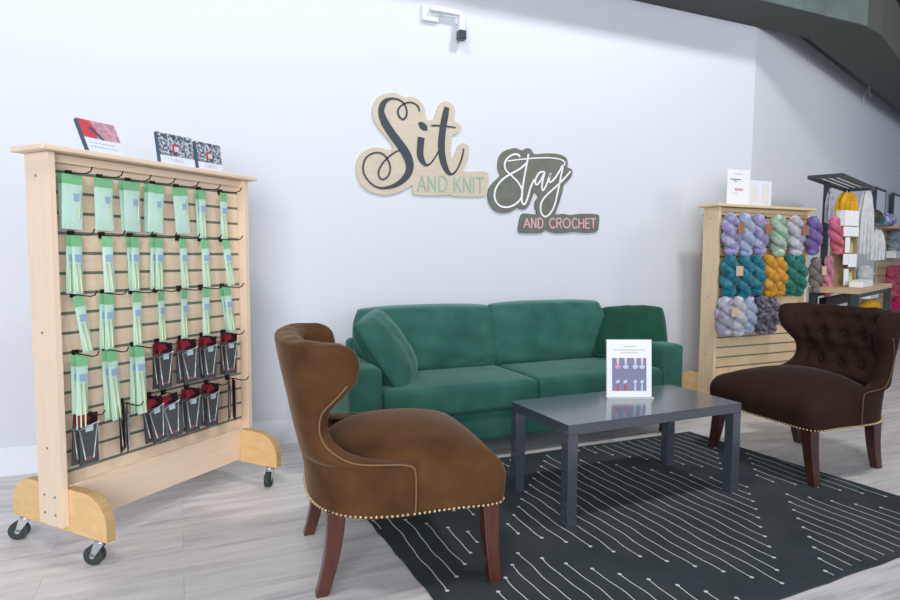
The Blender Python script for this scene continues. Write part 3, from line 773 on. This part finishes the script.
def easel_mesh(wd):
    bm = B(); box(bm, wd * 0.1, wd * 0.9, -0.012, 0.052, 0.0, 0.003)
    prism(bm, [Vector((wd * 0.1, 0.0215, 0.003)), Vector((wd * 0.9, 0.0215, 0.003)), Vector((wd * 0.9, 0.0515, 0.115)), Vector((wd * 0.1, 0.0515, 0.115))], (0, 0.003, 0))
    return bm
book(0.180, 0.345, -0.035, 0.150, 3, 'red and pink covered pattern book leaning on the left rack top', 0, 26)
book(0.515, 0.705, -0.048, 0.142, 0, 'larger black and white floral book with red badge on the left rack top', 1)
book(0.722, 0.872, -0.048, 0.135, 0, 'smaller black and white floral book with red badge at the right of the rack top', 1)

# ------------------------------------------------------------------ wall lettering signs (raised, cut-out)
M['tan'] = mat('tan plaque', srgb(208, 196, 178), 0.6, var=srgb(198, 184, 164), scale=9, stretch=(1, 1, 5), amount=1)
M['slate'] = mat('slate lettering', srgb(56, 66, 74), 0.6); M['sage'] = mat('sage lettering', srgb(158, 182, 172), 0.6)
M['grey'] = mat('weathered grey plaque', srgb(120, 122, 113), 0.7, var=srgb(98, 101, 94), scale=14, amount=1.2); M['wletter'] = mat('white lettering', srgb(240, 242, 246), 0.5); M['pinkl'] = mat('pink lettering', srgb(232, 178, 184), 0.5)
WN = (0, 1, 0)
def wl(u, v, y): return at(u, v, (0, y, 0), WN)
def smooth_poly(pts, k=4):
    P = pts + [pts[0], pts[1]]; o = crom([pts[-1]] + P, k)
    return o[k:k + k * len(pts)]
NR = [0]
def ribbon(bm, pts, y, px, k=6, th=0.004):
    """pts: (u, v, width_px)"""
    q = crom(pts, k); prev = None; n = len(q); NR[0] += 1; th = th + 0.00015 * (NR[0] % 5)
    P = [wl(a[0], a[1], y) for a in q]
    for i in range(n):
        t_ = P[min(i + 1, n - 1)] - P[max(i - 1, 0)]
        if t_.length < 1e-6: continue
        t_.normalize(); s = Vector((-t_.z, 0, t_.x)) * max(0.3, q[i][2]) * px / 2
        c = [bm.verts.new(P[i] + s), bm.verts.new(P[i] - s), bm.verts.new(P[i] - s + Vector((0, -th, 0))), bm.verts.new(P[i] + s + Vector((0, -th, 0)))]
        if prev:
            for a in range(4): bm.faces.new((prev[a], prev[(a + 1) % 4], c[(a + 1) % 4], c[a]))
        else: bm.faces.new(c)
        prev = c
    bm.faces.new(prev[::-1])
    bmesh.ops.recalc_face_normals(bm, faces=bm.faces)
def zs5(L_): return [(350 + p[0] / 5, 85 + p[1] / 5) + tuple(x / 5 for x in p[2:]) for p in L_]
def zs6(L_): return [(480 + p[0] / 6, 140 + p[1] / 6) + tuple(x / 6 for x in p[2:]) for p in L_]
PX = 0.0066   # metres per photo pixel on this wall
FONT = {'A': [[(0, 0), (.5, 1), (1, 0)], [(.2, .35), (.8, .35)]], 'N': [[(0, 0), (0, 1), (1, 0), (1, 1)]], 'D': [[(0, 0), (0, 1), (.5, 1), (.9, .8), (1, .5), (.9, .2), (.5, 0), (0, 0)]],
        'K': [[(0, 0), (0, 1)], [(.9, 1), (0, .45)], [(.25, .6), (.95, 0)]], 'I': [[(.5, 0), (.5, 1)]], 'T': [[(0, 1), (1, 1)], [(.5, 0), (.5, 1)]],
        'C': [[(1, .85), (.7, 1), (.3, .97), (0, .6), (0, .4), (.3, .03), (.7, 0), (1, .15)]], 'R': [[(0, 0), (0, 1), (.7, 1), (.95, .78), (.7, .5), (0, .5)], [(.45, .5), (1, 0)]],
        'O': [[(.5, 1), (.15, .85), (0, .5), (.15, .15), (.5, 0), (.85, .15), (1, .5), (.85, .85), (.5, 1)]], 'H': [[(0, 0), (0, 1)], [(1, 0), (1, 1)], [(0, .5), (1, .5)]], 'E': [[(1, 1), (0, 1), (0, 0), (1, 0)], [(0, .52), (.8, .52)]]}
def letters(items, conv, y, wpx, m_, par):
    out = []
    for ch, x0, x1, yt0, yb0 in items:
        bm = B()
        for st in FONT[ch]:
            pts = [(x0 + (x1 - x0) * a, yb0 + (yt0 - yb0) * b) for a, b in st]
            for p, q in zip(pts[:-1], pts[1:]): ribbon(bm, [c + (wpx,) for c in conv([p, q])], y, PX, k=1)
        out.append(obj('letter', bm, m_, par))
    return out
def plaque(name, outline, conv, m_, par):
    bm = B(); pts = [wl(a, b, -0.014) for a, b in smooth_poly(conv(outline), 3)]
    prism(bm, pts, (0, 0.013, 0)); return obj(name, bm, m_, par)
def centre(par, objs):
    for o in objs:
        for v in o.data.vertices: v.co -= par.location
# sign one
t = thing('wall_sign', 'tan cut-out wall sign reading Sit and knit in dark script', 'sign', wl(420, 150, 0))
o1 = plaque('plaque', [(180, 42), (230, 40), (272, 60), (310, 58), (350, 80), (374, 118), (376, 152), (390, 176), (418, 168), (434, 130), (448, 98), (475, 80), (506, 92), (524, 122), (518, 160), (528, 184), (550, 196), (552, 225), (532, 246), (512, 250), (503, 300), (505, 345), (514, 368), (530, 332), (546, 300), (570, 290), (594, 310), (590, 360), (572, 408), (566, 430), (600, 433), (680, 434), (693, 462), (688, 500), (680, 545), (660, 558), (520, 556), (505, 546), (480, 552), (332, 550), (314, 532), (311, 502), (290, 515), (230, 542), (170, 550), (110, 538), (60, 505), (36, 450), (32, 400), (50, 350), (90, 320), (140, 312), (188, 324), (214, 320), (203, 285), (160, 235), (127, 190), (112, 140), (120, 90), (145, 58)], zs5, 'tan', t)
bm = B(); y = -0.0145
ribbon(bm, zs5([(347, 133, 7), (338, 105, 8), (308, 88, 8), (278, 91, 8), (252, 106, 8), (239, 132, 9), (247, 160, 9), (265, 172, 9), (281, 155, 9), (283, 125, 8), (270, 95, 8), (248, 76, 9), (215, 68, 10), (183, 76, 18), (163, 100, 28), (156, 135, 30), (170, 180, 38), (198, 228, 40), (236, 280, 42), (272, 330, 44), (293, 375, 44), (298, 415, 38), (283, 455, 32), (246, 490, 24), (200, 510, 16), (150, 515, 10), (108, 495, 8), (75, 455, 8), (65, 415, 8), (76, 370, 8), (105, 345, 8), (140, 338, 8), (170, 350, 8), (191, 380, 8), (201, 415, 8), (190, 455, 8), (165, 472, 8), (146, 460, 8), (143, 430, 8), (160, 395, 8), (190, 362, 8), (222, 338, 8), (250, 326, 7)]), y, PX)
ribbon(bm, zs5([(342, 190, 6), (352, 196, 26), (366, 208, 34), (378, 219, 24), (386, 226, 4)]), y, PX, 4)
ribbon(bm, zs5([(356, 262, 36), (352, 300, 34), (350, 345, 34), (360, 378, 28), (380, 400, 14), (402, 392, 8), (425, 362, 7), (442, 330, 6)]), y, PX)
ribbon(bm, zs5([(484, 112, 26), (476, 150, 32), (464, 215, 34), (457, 280, 36), (458, 340, 36), (468, 390, 34), (484, 428, 26), (505, 446, 12), (528, 432, 8), (550, 390, 8), (562, 352, 8), (568, 318, 7)]), y, PX)
ribbon(bm, zs5([(406, 203, 8), (440, 203, 9), (480, 207, 8), (528, 213, 6)]), y, PX, 3)
o2 = obj('script_lettering', bm, 'slate', t)
ls = letters([('A', 338, 380, 452, 530), ('N', 392, 426, 454, 530), ('D', 446, 484, 455, 530), ('K', 522, 556, 458, 534), ('N', 568, 602, 460, 536), ('I', 606, 630, 460, 538), ('T', 632, 668, 462, 540)], zs5, y, 1.55, 'sage', t)
centre(t, [o1, o2] + ls)
# sign two
t = thing('wall_sign', 'grey cut-out wall sign reading Stay and crochet in white script', 'sign', wl(545, 190, 0))
o1 = plaque('plaque', [(135, 75), (165, 58), (215, 48), (250, 62), (285, 48), (312, 62), (328, 84), (400, 80), (470, 84), (515, 105), (528, 138), (524, 162), (550, 176), (554, 205), (532, 240), (506, 265), (495, 310), (478, 370), (460, 420), (457, 446), (500, 442), (540, 450), (600, 443), (700, 445), (716, 465), (712, 520), (700, 550), (640, 557), (560, 550), (500, 558), (440, 556), (390, 538), (368, 556), (250, 558), (231, 540), (235, 500), (246, 455), (266, 440), (330, 446), (342, 436), (330, 400), (335, 365), (352, 342), (332, 310), (318, 332), (300, 380), (275, 412), (245, 414), (225, 405), (180, 432), (120, 436), (75, 410), (50, 360), (52, 300), (80, 255), (122, 214), (112, 185), (108, 150), (115, 105)], zs6, 'grey', t)
bm = B(); W_ = 11
def rb(L_, wd=W_): ribbon(bm, zs6([(a, b, wd) for a, b in L_]), y, PX)
rb([(238, 102), (228, 88), (200, 87), (165, 108), (147, 145), (155, 182), (190, 216), (228, 256), (250, 300), (247, 345), (218, 380), (172, 402), (125, 398), (95, 370), (86, 325), (102, 275), (140, 232), (190, 200), (240, 172), (275, 140)])
rb([(290, 84), (280, 140), (266, 215), (254, 290), (249, 350), (254, 380), (268, 384), (285, 345), (302, 285), (325, 235)])
rb([(386, 190), (358, 195), (338, 222), (330, 255), (342, 268), (364, 240), (388, 192), (376, 240), (370, 285), (378, 302), (396, 272), (412, 228), (424, 200), (414, 236), (420, 254), (446, 232), (470, 196), (495, 160), (482, 230), (466, 310), (447, 388), (420, 440), (390, 460), (368, 440), (362, 400), (376, 358), (412, 318), (452, 283), (500, 236), (542, 188)])
rb([(165, 126), (230, 118), (300, 111), (400, 107), (470, 114), (504, 130), (505, 148), (484, 160)], 8)
o2 = obj('script_lettering', bm, 'wletter', t)
ls = letters([('A', 262, 298, 470, 528), ('N', 308, 334, 470, 528), ('D', 348, 376, 470, 528), ('C', 416, 448, 470, 528), ('R', 460, 488, 470, 528), ('O', 496, 540, 470, 528), ('C', 552, 582, 471, 529), ('H', 592, 620, 471, 529), ('E', 632, 656, 472, 529), ('T', 662, 694, 472, 529)], zs6, y, 1.35, 'pinkl', t)
centre(t, [o1, o2] + ls)

# ------------------------------------------------------------------ security camera
M['lens'] = mat('camera black', srgb(52, 58, 70), 0.3); M['cambody'] = mat('camera white', srgb(226, 234, 238), 0.4)
t = thing('security_camera', 'small white security camera with black lens housing high on the wall', 'camera', (1.62, 0, 2.62))
pz = lambda u, v, y: wl(u, v, y) - Vector((1.62, 0, 2.62))
bm = B(); a = pz(421, 21, 0); b = pz(437, 9, 0); box(bm, a.x, b.x, -0.03, -0.0005, a.z, b.z, bev=0.004); obj('wall_plate', bm, 'cambody', t)
bm = B(); a = pz(430, 7, -0.05); b = pz(463, 14, -0.09); box(bm, a.x, b.x, -0.07, -0.03, b.z, b.z + 0.03, bev=0.004); obj('arm', bm, 'cambody', t)
bm = B(); c = pz(461, 17, -0.05); box(bm, c.x - 0.02, c.x + 0.02, -0.075, -0.035, c.z - 0.09, c.z + 0.005, bev=0.006); obj('housing', bm, 'cambody', t)
bm = B(); box(bm, c.x - 0.026, c.x + 0.026, -0.085, -0.03, c.z - 0.150, c.z - 0.0905, bev=0.007); obj('lens_housing', bm, 'lens', t)

# ------------------------------------------------------------------ yarn skeins
def skein_bm(h, w, seed, turns=1.35):
    rnd = random.Random(seed); bm = B(); ph = rnd.uniform(0, 6.3); r = w * 0.26
    N = 34
    for s in (0, math.pi):
        pts, rd = [], []
        for i in range(N + 1):
            q = i / N; a = ph + s + q * turns * 2 * math.pi
            A = w * 0.24 * (math.sin(math.pi * min(1, q * 0.96 + 0.04)) ** 0.35)
            pts.append((A * math.cos(a), A * math.sin(a) * 0.8, -h * q + 0.0))
            rd.append(r * (0.55 + 0.45 * math.sin(math.pi * (0.06 + 0.88 * q)) ** 0.4) * (1 + 0.10 * math.sin(9 * a + rnd.uniform(-.3, .3))))
        tube(bm, pts, rd, 12)
    ico(bm, (0, 0, -h + 0.003), r * 1.15, sub=2, sc=(1.2, 1, 0.9)); ico(bm, (0, 0, -0.002), r * 0.95, sub=2, sc=(1.1, 1, 0.8))
    # thread grooves
    for v in bm.verts: pass
    for f in bm.faces: f.smooth = True
    return bm
YM = {}
def ym(key, cols, scale=18): YM[key] = yarn_mat('yarn ' + key, cols, scale)
ym('lilac', [(150, 140, 200), (178, 172, 214), (196, 200, 226)]); ym('ice', [(150, 170, 210), (176, 190, 220), (200, 205, 230)])
ym('palegreen', [(140, 175, 150), (176, 205, 180), (200, 216, 205)]); ym('pearl', [(186, 180, 196), (205, 206, 218), (220, 224, 232)])
ym('purple', [(96, 66, 140), (134, 100, 172), (120, 140, 190)], 12); ym('coral', [(200, 70, 96), (226, 110, 130), (214, 120, 170)], 12)
ym('teal', [(14, 92, 116), (28, 128, 150), (60, 150, 165)]); ym('mustard', [(200, 130, 20), (226, 160, 40), (236, 180, 70)])
ym('emerald', [(8, 92, 84), (16, 122, 108), (24, 140, 120)]); ym('taupe', [(110, 98, 96), (140, 128, 122), (160, 150, 142)])
ym('pink', [(214, 110, 150), (232, 150, 176), (240, 170, 190)]); ym('lavmix', [(160, 140, 170), (190, 186, 206), (200, 215, 228)])
ym('speckle', [(60, 56, 72), (110, 106, 122), (150, 150, 160)], 40); ym('ochre', [(130, 96, 40), (160, 124, 60)])
ym('yellow', [(240, 170, 10), (252, 192, 20), (252, 204, 60)]); ym('cream', [(226, 228, 232), (238, 240, 244), (244, 246, 248)]); ym('bluegrey', [(120, 140, 156), (150, 168, 182), (166, 184, 200)])
ym('rose', [(170, 50, 80), (200, 80, 106), (206, 96, 120)]); ym('magenta', [(190, 10, 90), (214, 20, 110), (226, 60, 130)])
M['tagc'] = mat('kraft tag', srgb(206, 176, 150), 0.6)
M['tagd'] = mat('brown yarn label', srgb(150, 104, 78), 0.6)
def skein(key, label, loc, h, w, seed, group, roll=0, tag_=None, turns=1.35, sc=(1, 1, 1)):
    t = thing('yarn_skein', label, 'yarn skein', loc, 0, group); t.rotation_euler = (0, R_(roll), 0)
    bm = skein_bm(h, w, seed, turns)
    obj('twisted_yarn', bm, YM[key], t)
    if tag_:
        b2 = B(); box(b2, -w * 0.22, w * 0.22, -w * 0.60, -w * 0.57, -h * 0.5, -h * 0.5 + h * 0.28); tg = obj('paper_label', b2, tag_, t)
    return t
X0, YS = 3.65, -0.438 + 0.0445
rowz = [g - 0.0 for g in (1.461, 1.156, 0.851)]
G1, G2, G3 = 'yarn skeins in the top row', 'yarn skeins in the middle row', 'yarn skeins in the bottom row'
yf = -0.50
def rowskeins(items, z, h, group, seed0):
    for i, (px, key, label, tg, roll) in enumerate(items):
        x = at(px, 236, (0, yf, 0), WN).x
        hook(rack2, x - X0, 0.0445, z)
        skein(key, label, (x, yf - 0.012 * (i % 2), z - 0.008), h * (1 + 0.04 * math.sin(i * 2.3)), 0.150, seed0 + i, group, roll, tg)
rowskeins([(730, 'lilac', 'lilac yarn skein with brown label, far left of the yarn rack top row', 'tagd', -5), (743, 'ice', 'pale lilac-blue yarn skein between two lilac ones in the top row', None, -4),
           (758, 'lilac', 'lilac-blue yarn skein beside the pale green one in the top row', 'tagd', -4), (776, 'palegreen', 'pale green yarn skein in the top row of the yarn rack', None, -3),
           (794, 'pearl', 'pearly white yarn skein in the top row of the yarn rack', 'tagd', -6), (811, 'purple', 'variegated purple and blue yarn skein in the top row', None, -3)], 1.461, 0.255, G1, 10)
rowskeins([(731, 'teal', 'teal blue yarn skein with kraft label, leftmost in the middle row', 'tagc', 0), (744, 'teal', 'teal blue yarn skein, second from left in the middle row', None, -2),
           (757, 'teal', 'teal blue yarn skein beside the mustard ones in the middle row', None, -3), (768, 'mustard', 'mustard yarn skein beside the teal blue ones', None, -6), (779, 'mustard', 'mustard yarn skein beside the emerald ones', None, -5),
           (789, 'emerald', 'emerald green yarn skein beside the mustard ones', None, -1), (799, 'emerald', 'emerald green yarn skein beside the grey-brown one', None, -3)], 1.156, 0.255, G2, 30)
skein('taupe', 'grey-brown yarn skein with kraft tag at the right end of the middle row', (at(813, 270, (0, -0.45, 0), WN).x, -0.47, 1.14), 0.24, 0.12, 44, G2, -4, 'tagc')
rowskeins([(728, 'lavmix', 'pale lilac yarn skein with kraft label, leftmost in the bottom row', 'tagc', 0), (739, 'pearl', 'white and lilac yarn skein in the middle of the bottom row', None, -2),
           (750, 'ice', 'icy blue yarn skein beside the dark speckled one', None, -3), (763, 'speckle', 'dark speckled grey yarn skein in the bottom row', None, -2), (773, 'speckle', 'dark speckled yarn skein nearest the chair in the bottom row', None, -3)], 0.851, 0.235, G3, 60)
skein('coral', 'coral pink yarn skein hanging past the right end of the yarn rack', (at(825, 236, (0, -0.43, 0), WN).x, -0.50, 1.46), 0.26, 0.12, 71, G1, -14)
# hooks on the back face of the yarn rack
for z in (1.461, 1.156, 0.851, 0.546): hook(rack2, 0.10, 0.0965, z, back=True)
for r in range(2): pass
# sign holders on top of the yarn rack
t = thing('sign_holder', 'taller white sign card with pink print on top of the yarn rack', 'sign', (3.925, -0.36, TOPZ))
bm = B(); box(bm, -0.115, 0.115, -0.002, 0.002, 0.002, 0.272); obj('card', bm, 'white', t)
bm = B(); box(bm, -0.117, 0.117, -0.02, 0.02, 0, 0.0018); obj('holder_foot', bm, 'acrylic', t)
bm = B(); box(bm, -0.05, -0.02, -0.0034, -0.0022, 0.178, 0.186, 0); box(bm, -0.085, 0.02, -0.0034, -0.0022, 0.192, 0.2, 0); box(bm, -0.04, 0.05, -0.0034, -0.0022, 0.112, 0.13, 1); box(bm, -0.05, 0.04, -0.0034, -0.0022, 0.235, 0.239, 2); box(bm, -0.06, 0.0, -0.0034, -0.0022, 0.09, 0.093, 2); obj('printed_text', bm, ['ink2', 'pink', 'ink'], t)
t = thing('sign_holder', 'shorter pale sign card behind the taller one on the yarn rack', 'sign', (4.19, -0.33, TOPZ))
bm = B(); box(bm, -0.13, 0.13, -0.002, 0.002, 0.002, 0.205); obj('card', bm, 'lblue2', t) if 'lblue2' in M else obj('card', bm, 'bwhite', t)
bm = B(); box(bm, -0.132, 0.132, -0.02, 0.02, 0, 0.0018); obj('holder_foot', bm, 'acrylic', t)
bm = B(); box(bm, -0.10, -0.01, -0.0034, -0.0022, 0.04, 0.17, 0); box(bm, 0.02, 0.10, -0.0034, -0.0022, 0.03, 0.18, 0); obj('printed_text', bm, ['offwhite'], t)

# ------------------------------------------------------------------ display table, gallery and goods on the right
TA = R_(23); TE = Vector((math.cos(TA), math.sin(TA), 0)); TN = Vector((-math.sin(TA), math.cos(TA), 0)); P2 = Vector((4.92, -0.68, 0))
t = thing('display_table', 'black steel display table with wooden top behind the dark chair', 'table', P2, TA)
TD = 0.36
bm = B(); box(bm, 0, 1.6, 0, TD, 0.868, 0.91, bev=0.002); obj('tabletop', bm, 'oak', t)
for x in (0.004, 1.54):
    for y_ in (0.004, TD - 0.06): bm = B(); box(bm, x, x + 0.055, y_, y_ + 0.055, 0, 0.8675); obj('leg', bm, 'blackmetal', t)
bm = B(); box(bm, 0.06, 1.53, 0.02, 0.04, 0.83, 0.8675); box(bm, 0.06, 1.53, TD - 0.04, TD - 0.02, 0.83, 0.8675); obj('apron', bm, 'blackmetal', t)
bm = B(); box(bm, 0.06, 1.20, TD - 0.12, TD - 0.07, 0.745, 0.82); box(bm, 0.06, 0.10, TD - 0.12, TD - 0.07, 0.72, 0.82); obj('rear_rail', bm, 'black', t)
def tb(a, b, z=0.911): return P2 + TE * a + TN * b + Vector((0, 0, z))
# slatted gallery on two posts
Apt = Vector((4.65, -0.39, 1.78)); Dpt = Vector((5.84, 0.10, 1.78)); Bpt = Vector((4.86, -0.53, 1.80)); Cpt = Vector((6.06, 0.0, 1.80))
ga = math.atan2(Dpt.y - Apt.y, Dpt.x - Apt.x); gl_ = (Dpt - Apt).length; gd = 0.245
t = thing('overhead_rack', 'black metal rack with slatted top standing on the display table', 'rack', (Apt.x, Apt.y, 0.911), ga)
zt = 1.78 - 0.911
bm = B(); box(bm, 0, gl_, -0.02, 0.0, zt, zt + 0.03); box(bm, 0, gl_, -gd, -gd + 0.02, zt, zt + 0.03); box(bm, 0, 0.02, -gd + .02, -0.02, zt, zt + 0.03); box(bm, gl_ - 0.02, gl_, -gd + .02, -0.02, zt, zt + 0.03); obj('top_frame', bm, 'blackmetal', t)
for k in range(4):
    yk = -gd + 0.02 + (gd - 0.04) * (k + 0.5) / 4; bm = B(); box(bm, 0.02, gl_ - 0.02, yk - 0.009, yk + 0.009, zt + 0.010, zt + 0.018); obj('slat', bm, 'blackmetal', t)
for x in (0.45, gl_ - 0.10): bm = B(); box(bm, x, x + 0.075, -0.055, -0.015, 0, zt - 0.0005); obj('post', bm, 'blackmetal', t)
def gp(a, b, z): 
    e = Vector((math.cos(ga), math.sin(ga), 0)); n = Vector((-e.y, e.x, 0)); return Vector((Apt.x, Apt.y, z)) + e * a + n * b
# hanging hanks (untwisted loops of yarn)
def hank(key, label, loc, h, w, seed, group=None, name='yarn_hank', flare=1.0):
    rnd = random.Random(seed); bm = B(); n = 12
    for i in range(n):
        s = -1 + 2 * i / (n - 1); pts = []
        for j in range(10):
            q = j / 9; ww = w / 2 * s * (0.35 + 0.65 * min(1, q * 2.2) ** 0.6) * (1 + (flare - 1) * q)
            pts.append((ww + rnd.uniform(-.002, .002), -0.02 + 0.02 * math.cos(i * 2.1) - 0.0, -h * q * (1 - 0.04 * abs(s))))
        tube(bm, pts, [w / n * 1.1 * (0.7 + 0.3 * math.sin(math.pi * k / 9)) for k in range(10)], 8)
    t = thing(name, label, 'yarn hank', loc, R_(-15), group)
    obj('hanging_yarn', bm, YM[key], t)
    b2 = B(); tube(b2, [(0, -0.01, -0.01), (0, -0.01, 0.03)], 0.004, 6); obj('hanging_loop', b2, 'zinc', t)
    return t
def on_plane(u, v, a, b):   # on a vertical plane parallel to the gallery at offset b
    e = Vector((math.cos(ga), math.sin(ga), 0)); n = Vector((-e.y, e.x, 0)); return at(u, v, gp(0, b, 0), n)
q = on_plane(846, 193, 0, -0.12); hank('yellow', 'bright yellow yarn hank hanging under the slatted rack', q, 0.245, 0.17, 3)
q = on_plane(866, 191, 0, -0.05); hank('cream', 'taller white yarn hank hanging at the right end of the slatted rack', q, 0.66, 0.13, 4, flare=1.25)
q = on_plane(876, 230, 0, -0.09); hank('cream', 'shorter white yarn hank beside the tall white one', q, 0.33, 0.15, 5, flare=1.1)
q = on_plane(829, 192, 0, -0.10); hank('pearl', 'thin pale grey wiry strands hanging left of the yellow hank under the slatted rack', q, 0.26, 0.05, 6)  # thin grey wires, built with the hank shape though not yarn
q = on_plane(829, 257, 0, -0.10); skein('pink', 'light pink yarn skein hanging low beside the white boxes', q, 0.32, 0.095, 80, None)
# white box display
M['bambrack'] = mat('small display wood', srgb(172, 146, 112), 0.6)
c0 = tb(0.40, 0.19)
t = thing('card_display', 'tiered wooden counter display with white cards and boxes on the table', 'display', c0, TA - R_(18))
w2 = 0.115
bm = B()
for z in (0.0, 0.278, 0.418, 0.505): box(bm, -w2, w2, -0.04, 0.06, z, z + 0.006)
box(bm, -w2, w2, 0.055, 0.061, 0, 0.50); box(bm, w2 - 0.006, w2, -0.04, 0.06, 0, 0.42); obj('shelf_frame', bm, 'bambrack', t)
sp = [(-0.10, 0.10, 0.512, 0.64), (-0.112, -0.022, 0.425, 0.503), (-0.018, 0.112, 0.425, 0.503), (-0.075, -0.01, 0.287, 0.415), (-0.095, -0.022, 0.185, 0.275), (-0.016, 0.105, 0.165, 0.275), (-0.075, -0.01, 0.008, 0.150)]
for (a, b, c, d_) in sp: bm = B(); box(bm, a, b, -0.046, -0.0405 if c < 0.51 else 0.03, c, d_); obj('white_card', bm, 'white', t)
for k in range(5): bm = B(); cyl(bm, (0.02 + k * 0.017, -0.02, 0.007), (0.024 + k * 0.017, -0.015, 0.13 - (k % 2) * 0.01), 0.005, 8); obj('bamboo_tool', bm, 'bamboo', t)
for k in range(4): bm = B(); cyl(bm, (0.015 + k * 0.02, -0.02, 0.285), (0.019 + k * 0.02, -0.015, 0.39 - (k % 2) * 0.02), 0.004, 8); obj('bamboo_tool', bm, 'bamboo', t)
t = thing('storage_tray', 'shallow white box on the display table', 'box', tb(0.42, 0.065), TA)
bm = B(); box(bm, -0.20, 0.24, -0.05, 0.05, 0, 0.05, bev=0.004); obj('tray_body', bm, 'white', t)
bm = B(); box(bm, -0.202, 0.242, -0.052, 0.052, 0.0505, 0.058, bev=0.002); obj('lid', bm, 'offwhite', t)
M['ypaper'] = mat('yellow paper', srgb(236, 190, 60), 0.6)
c2 = tb(0.85, 0.30); s = skein('taupe', 'grey-brown yarn skein lying behind the white box on the table', c2 + Vector((0, 0, 0.2)), 0.17, 0.16, 90, None)

# ---- fixtures on the far right wall
def w2p(s_, d_, z): return O2 + E2 * s_ + N2 * d_ + Vector((0, 0, z))
t = thing('wall_slat_panel', 'oak slatwall panel fixed to the far right wall', 'slatwall', w2p(4.55, 0.002, 0), A2)
bm = B(); box(bm, 0, 5.2, -0.014, 0.0, 0.30, 1.55, 1)
k = 0; z = 0.30
while z < 1.53:
    box(bm, 0, 5.2, -0.028, -0.0145, z + 0.005, min(1.55, z + 0.0965)); z += 0.1016
obj('slat_boards', bm, ['oak', 'groove'], t)
bm = B(); box(bm, -0.02, 5.2, -0.24, 0.0, 1.552, 1.585, bev=0.002); obj('top_shelf', bm, 'oak', t)
DW = 0.06
def wallitem(u, v, d_=DW): return at(u, v, O2 + N2 * d_, N2)
# folded fabrics on the shelf
M['fabblue'] = mat('blue fabric', srgb(86, 112, 190), 0.8, var=srgb(196, 206, 226), scale=30, amount=0.4); M['fabteal'] = mat('teal fabric', srgb(70, 150, 160), 0.8, var=srgb(40, 90, 100), scale=30, amount=0.4); M['fabbrown'] = mat('brown fabric', srgb(120, 90, 70), 0.8, var=srgb(60, 66, 60), scale=25, amount=0.5)
for (u, mm, wd, hh, lb) in ((880.5, 'fabteal', 0.26, 0.13, 'teal bundle of yarn balls on the far wall shelf'), (888.5, 'fabblue', 0.42, 0.19, 'blue and white bundle of yarn balls on the far wall shelf'), (874.5, 'fabbrown', 0.24, 0.20, 'brown and green bundle of yarn on the far wall shelf')):
    p = wallitem(u, 225, 0.16); o = thing('yarn_bundle', lb, 'yarn bundle', Vector((p.x, p.y, 1.586)), A2)
    rr = random.Random(int(u))
    for k in range(4):
        bm = B(); r = hh * 0.42; ico(bm, (-wd / 2 + wd * (k + .5) / 4, 0.01 * (k % 2), r * (1 if k % 2 else 1)), r, sub=2, sc=(1.1, 0.9, 1)); obj('yarn_ball', bm, mm, o)
# black framed sign stands above the shelf
for (u0, u1, v0, lb) in ((872, 883, 186, 'left black framed pale display card above the far shelf'), (890, 901, 192, 'right black framed pale display card above the far shelf')):
    p = wallitem(u0, 222, 0.045); p1 = wallitem(u1, 222, 0.045); L_ = (p1 - p).length; o = thing('framed_card', lb, 'framed card', Vector((p.x, p.y, 1.586)), A2)
    H_ = wallitem(u0, v0, 0.045).z - 1.586
    bm = B(); box(bm, 0, 0.05, -0.03, 0.0, 0, H_); box(bm, 0.05, L_, -0.02, 0.0, H_ - 0.03, H_); box(bm, L_ - 0.012, L_, -0.02, 0, 0, H_ - 0.03); obj('frame', bm, 'blackmetal', o)
    bm = B(); box(bm, 0.051, L_ - 0.013, -0.014, -0.008, 0.0, H_ - 0.031); obj('card', bm, 'bwhite', o)
def wskein(key, lab_, u, v0, v1, w, seed):
    p = wallitem(u, v0, 0.10); b = wallitem(u, v1, 0.10)
    o = skein(key, lab_, p, p.z - b.z, w, seed, 'yarn skeins on the far wall'); o.rotation_euler = (0, 0, A2)
    b2 = B(); cyl(b2, (0, 0.075, -0.005), (0, -0.05, 0.0), 0.004, 6); obj('hanging_wire', b2, 'zinc', o)
wskein('bluegrey', 'blue-grey yarn skein above a white box on the far wall', 894.5, 232, 250, 0.22, 101)
wskein('rose', 'rose red yarn skein on the far wall beside the display table', 893, 268, 293, 0.22, 102)
wskein('rose', 'rose red yarn skein at the right edge of the picture', 899, 268, 295, 0.22, 103)
wskein('magenta', 'magenta yarn skein low on the far wall', 896, 302, 314, 0.30, 104)
wskein('yellow', 'yellow yarn skein low behind the display table legs', 871, 303, 312, 0.26, 105)
wskein('cream', 'cream yarn skein hanging behind the grey-brown one', 866, 268, 280, 0.2, 106)
for (u, v0, v1, lb) in ((894, 251, 258, 'white box under the blue-grey skein on the far wall'), (869, 292, 298, 'white box seen under the display table top')):
    a = wallitem(u, v1, 0.09); b = wallitem(u, v0, 0.09); bm = B(); box(bm, -0.22, 0.22, -0.06, 0.058, 0, b.z - a.z, bev=0.004)
    o = tag(obj('storage_box', bm, 'white'), lb, 'box'); o.location = a; o.rotation_euler = (0, 0, A2)
# low bundle of cable near the ceiling
M['cable'] = mat('pale cable', srgb(190, 205, 196), 0.6)
a = at(864, 93, O2 + N2 * 0.03, N2)
bm = B(); tube(bm, crom([(-0.12, -0.02, -0.14), (-0.06, -0.03, 0.04), (0.04, -0.04, 0.06), (0.10, -0.04, 0.0), (0.16, -0.03, 0.02), (0.24, -0.02, 0.0)], 5), 0.006, 6); tube(bm, crom([(-0.10, -0.02, -0.05), (0.0, -0.05, 0.09), (0.12, -0.03, 0.02)], 5), 0.005, 6)
o = tag(obj('loose_cable', bm, 'cable'), 'short pale loose cable high on the right wall under the soffit', 'cable'); o.location = a; o.rotation_euler = (0, 0, A2)
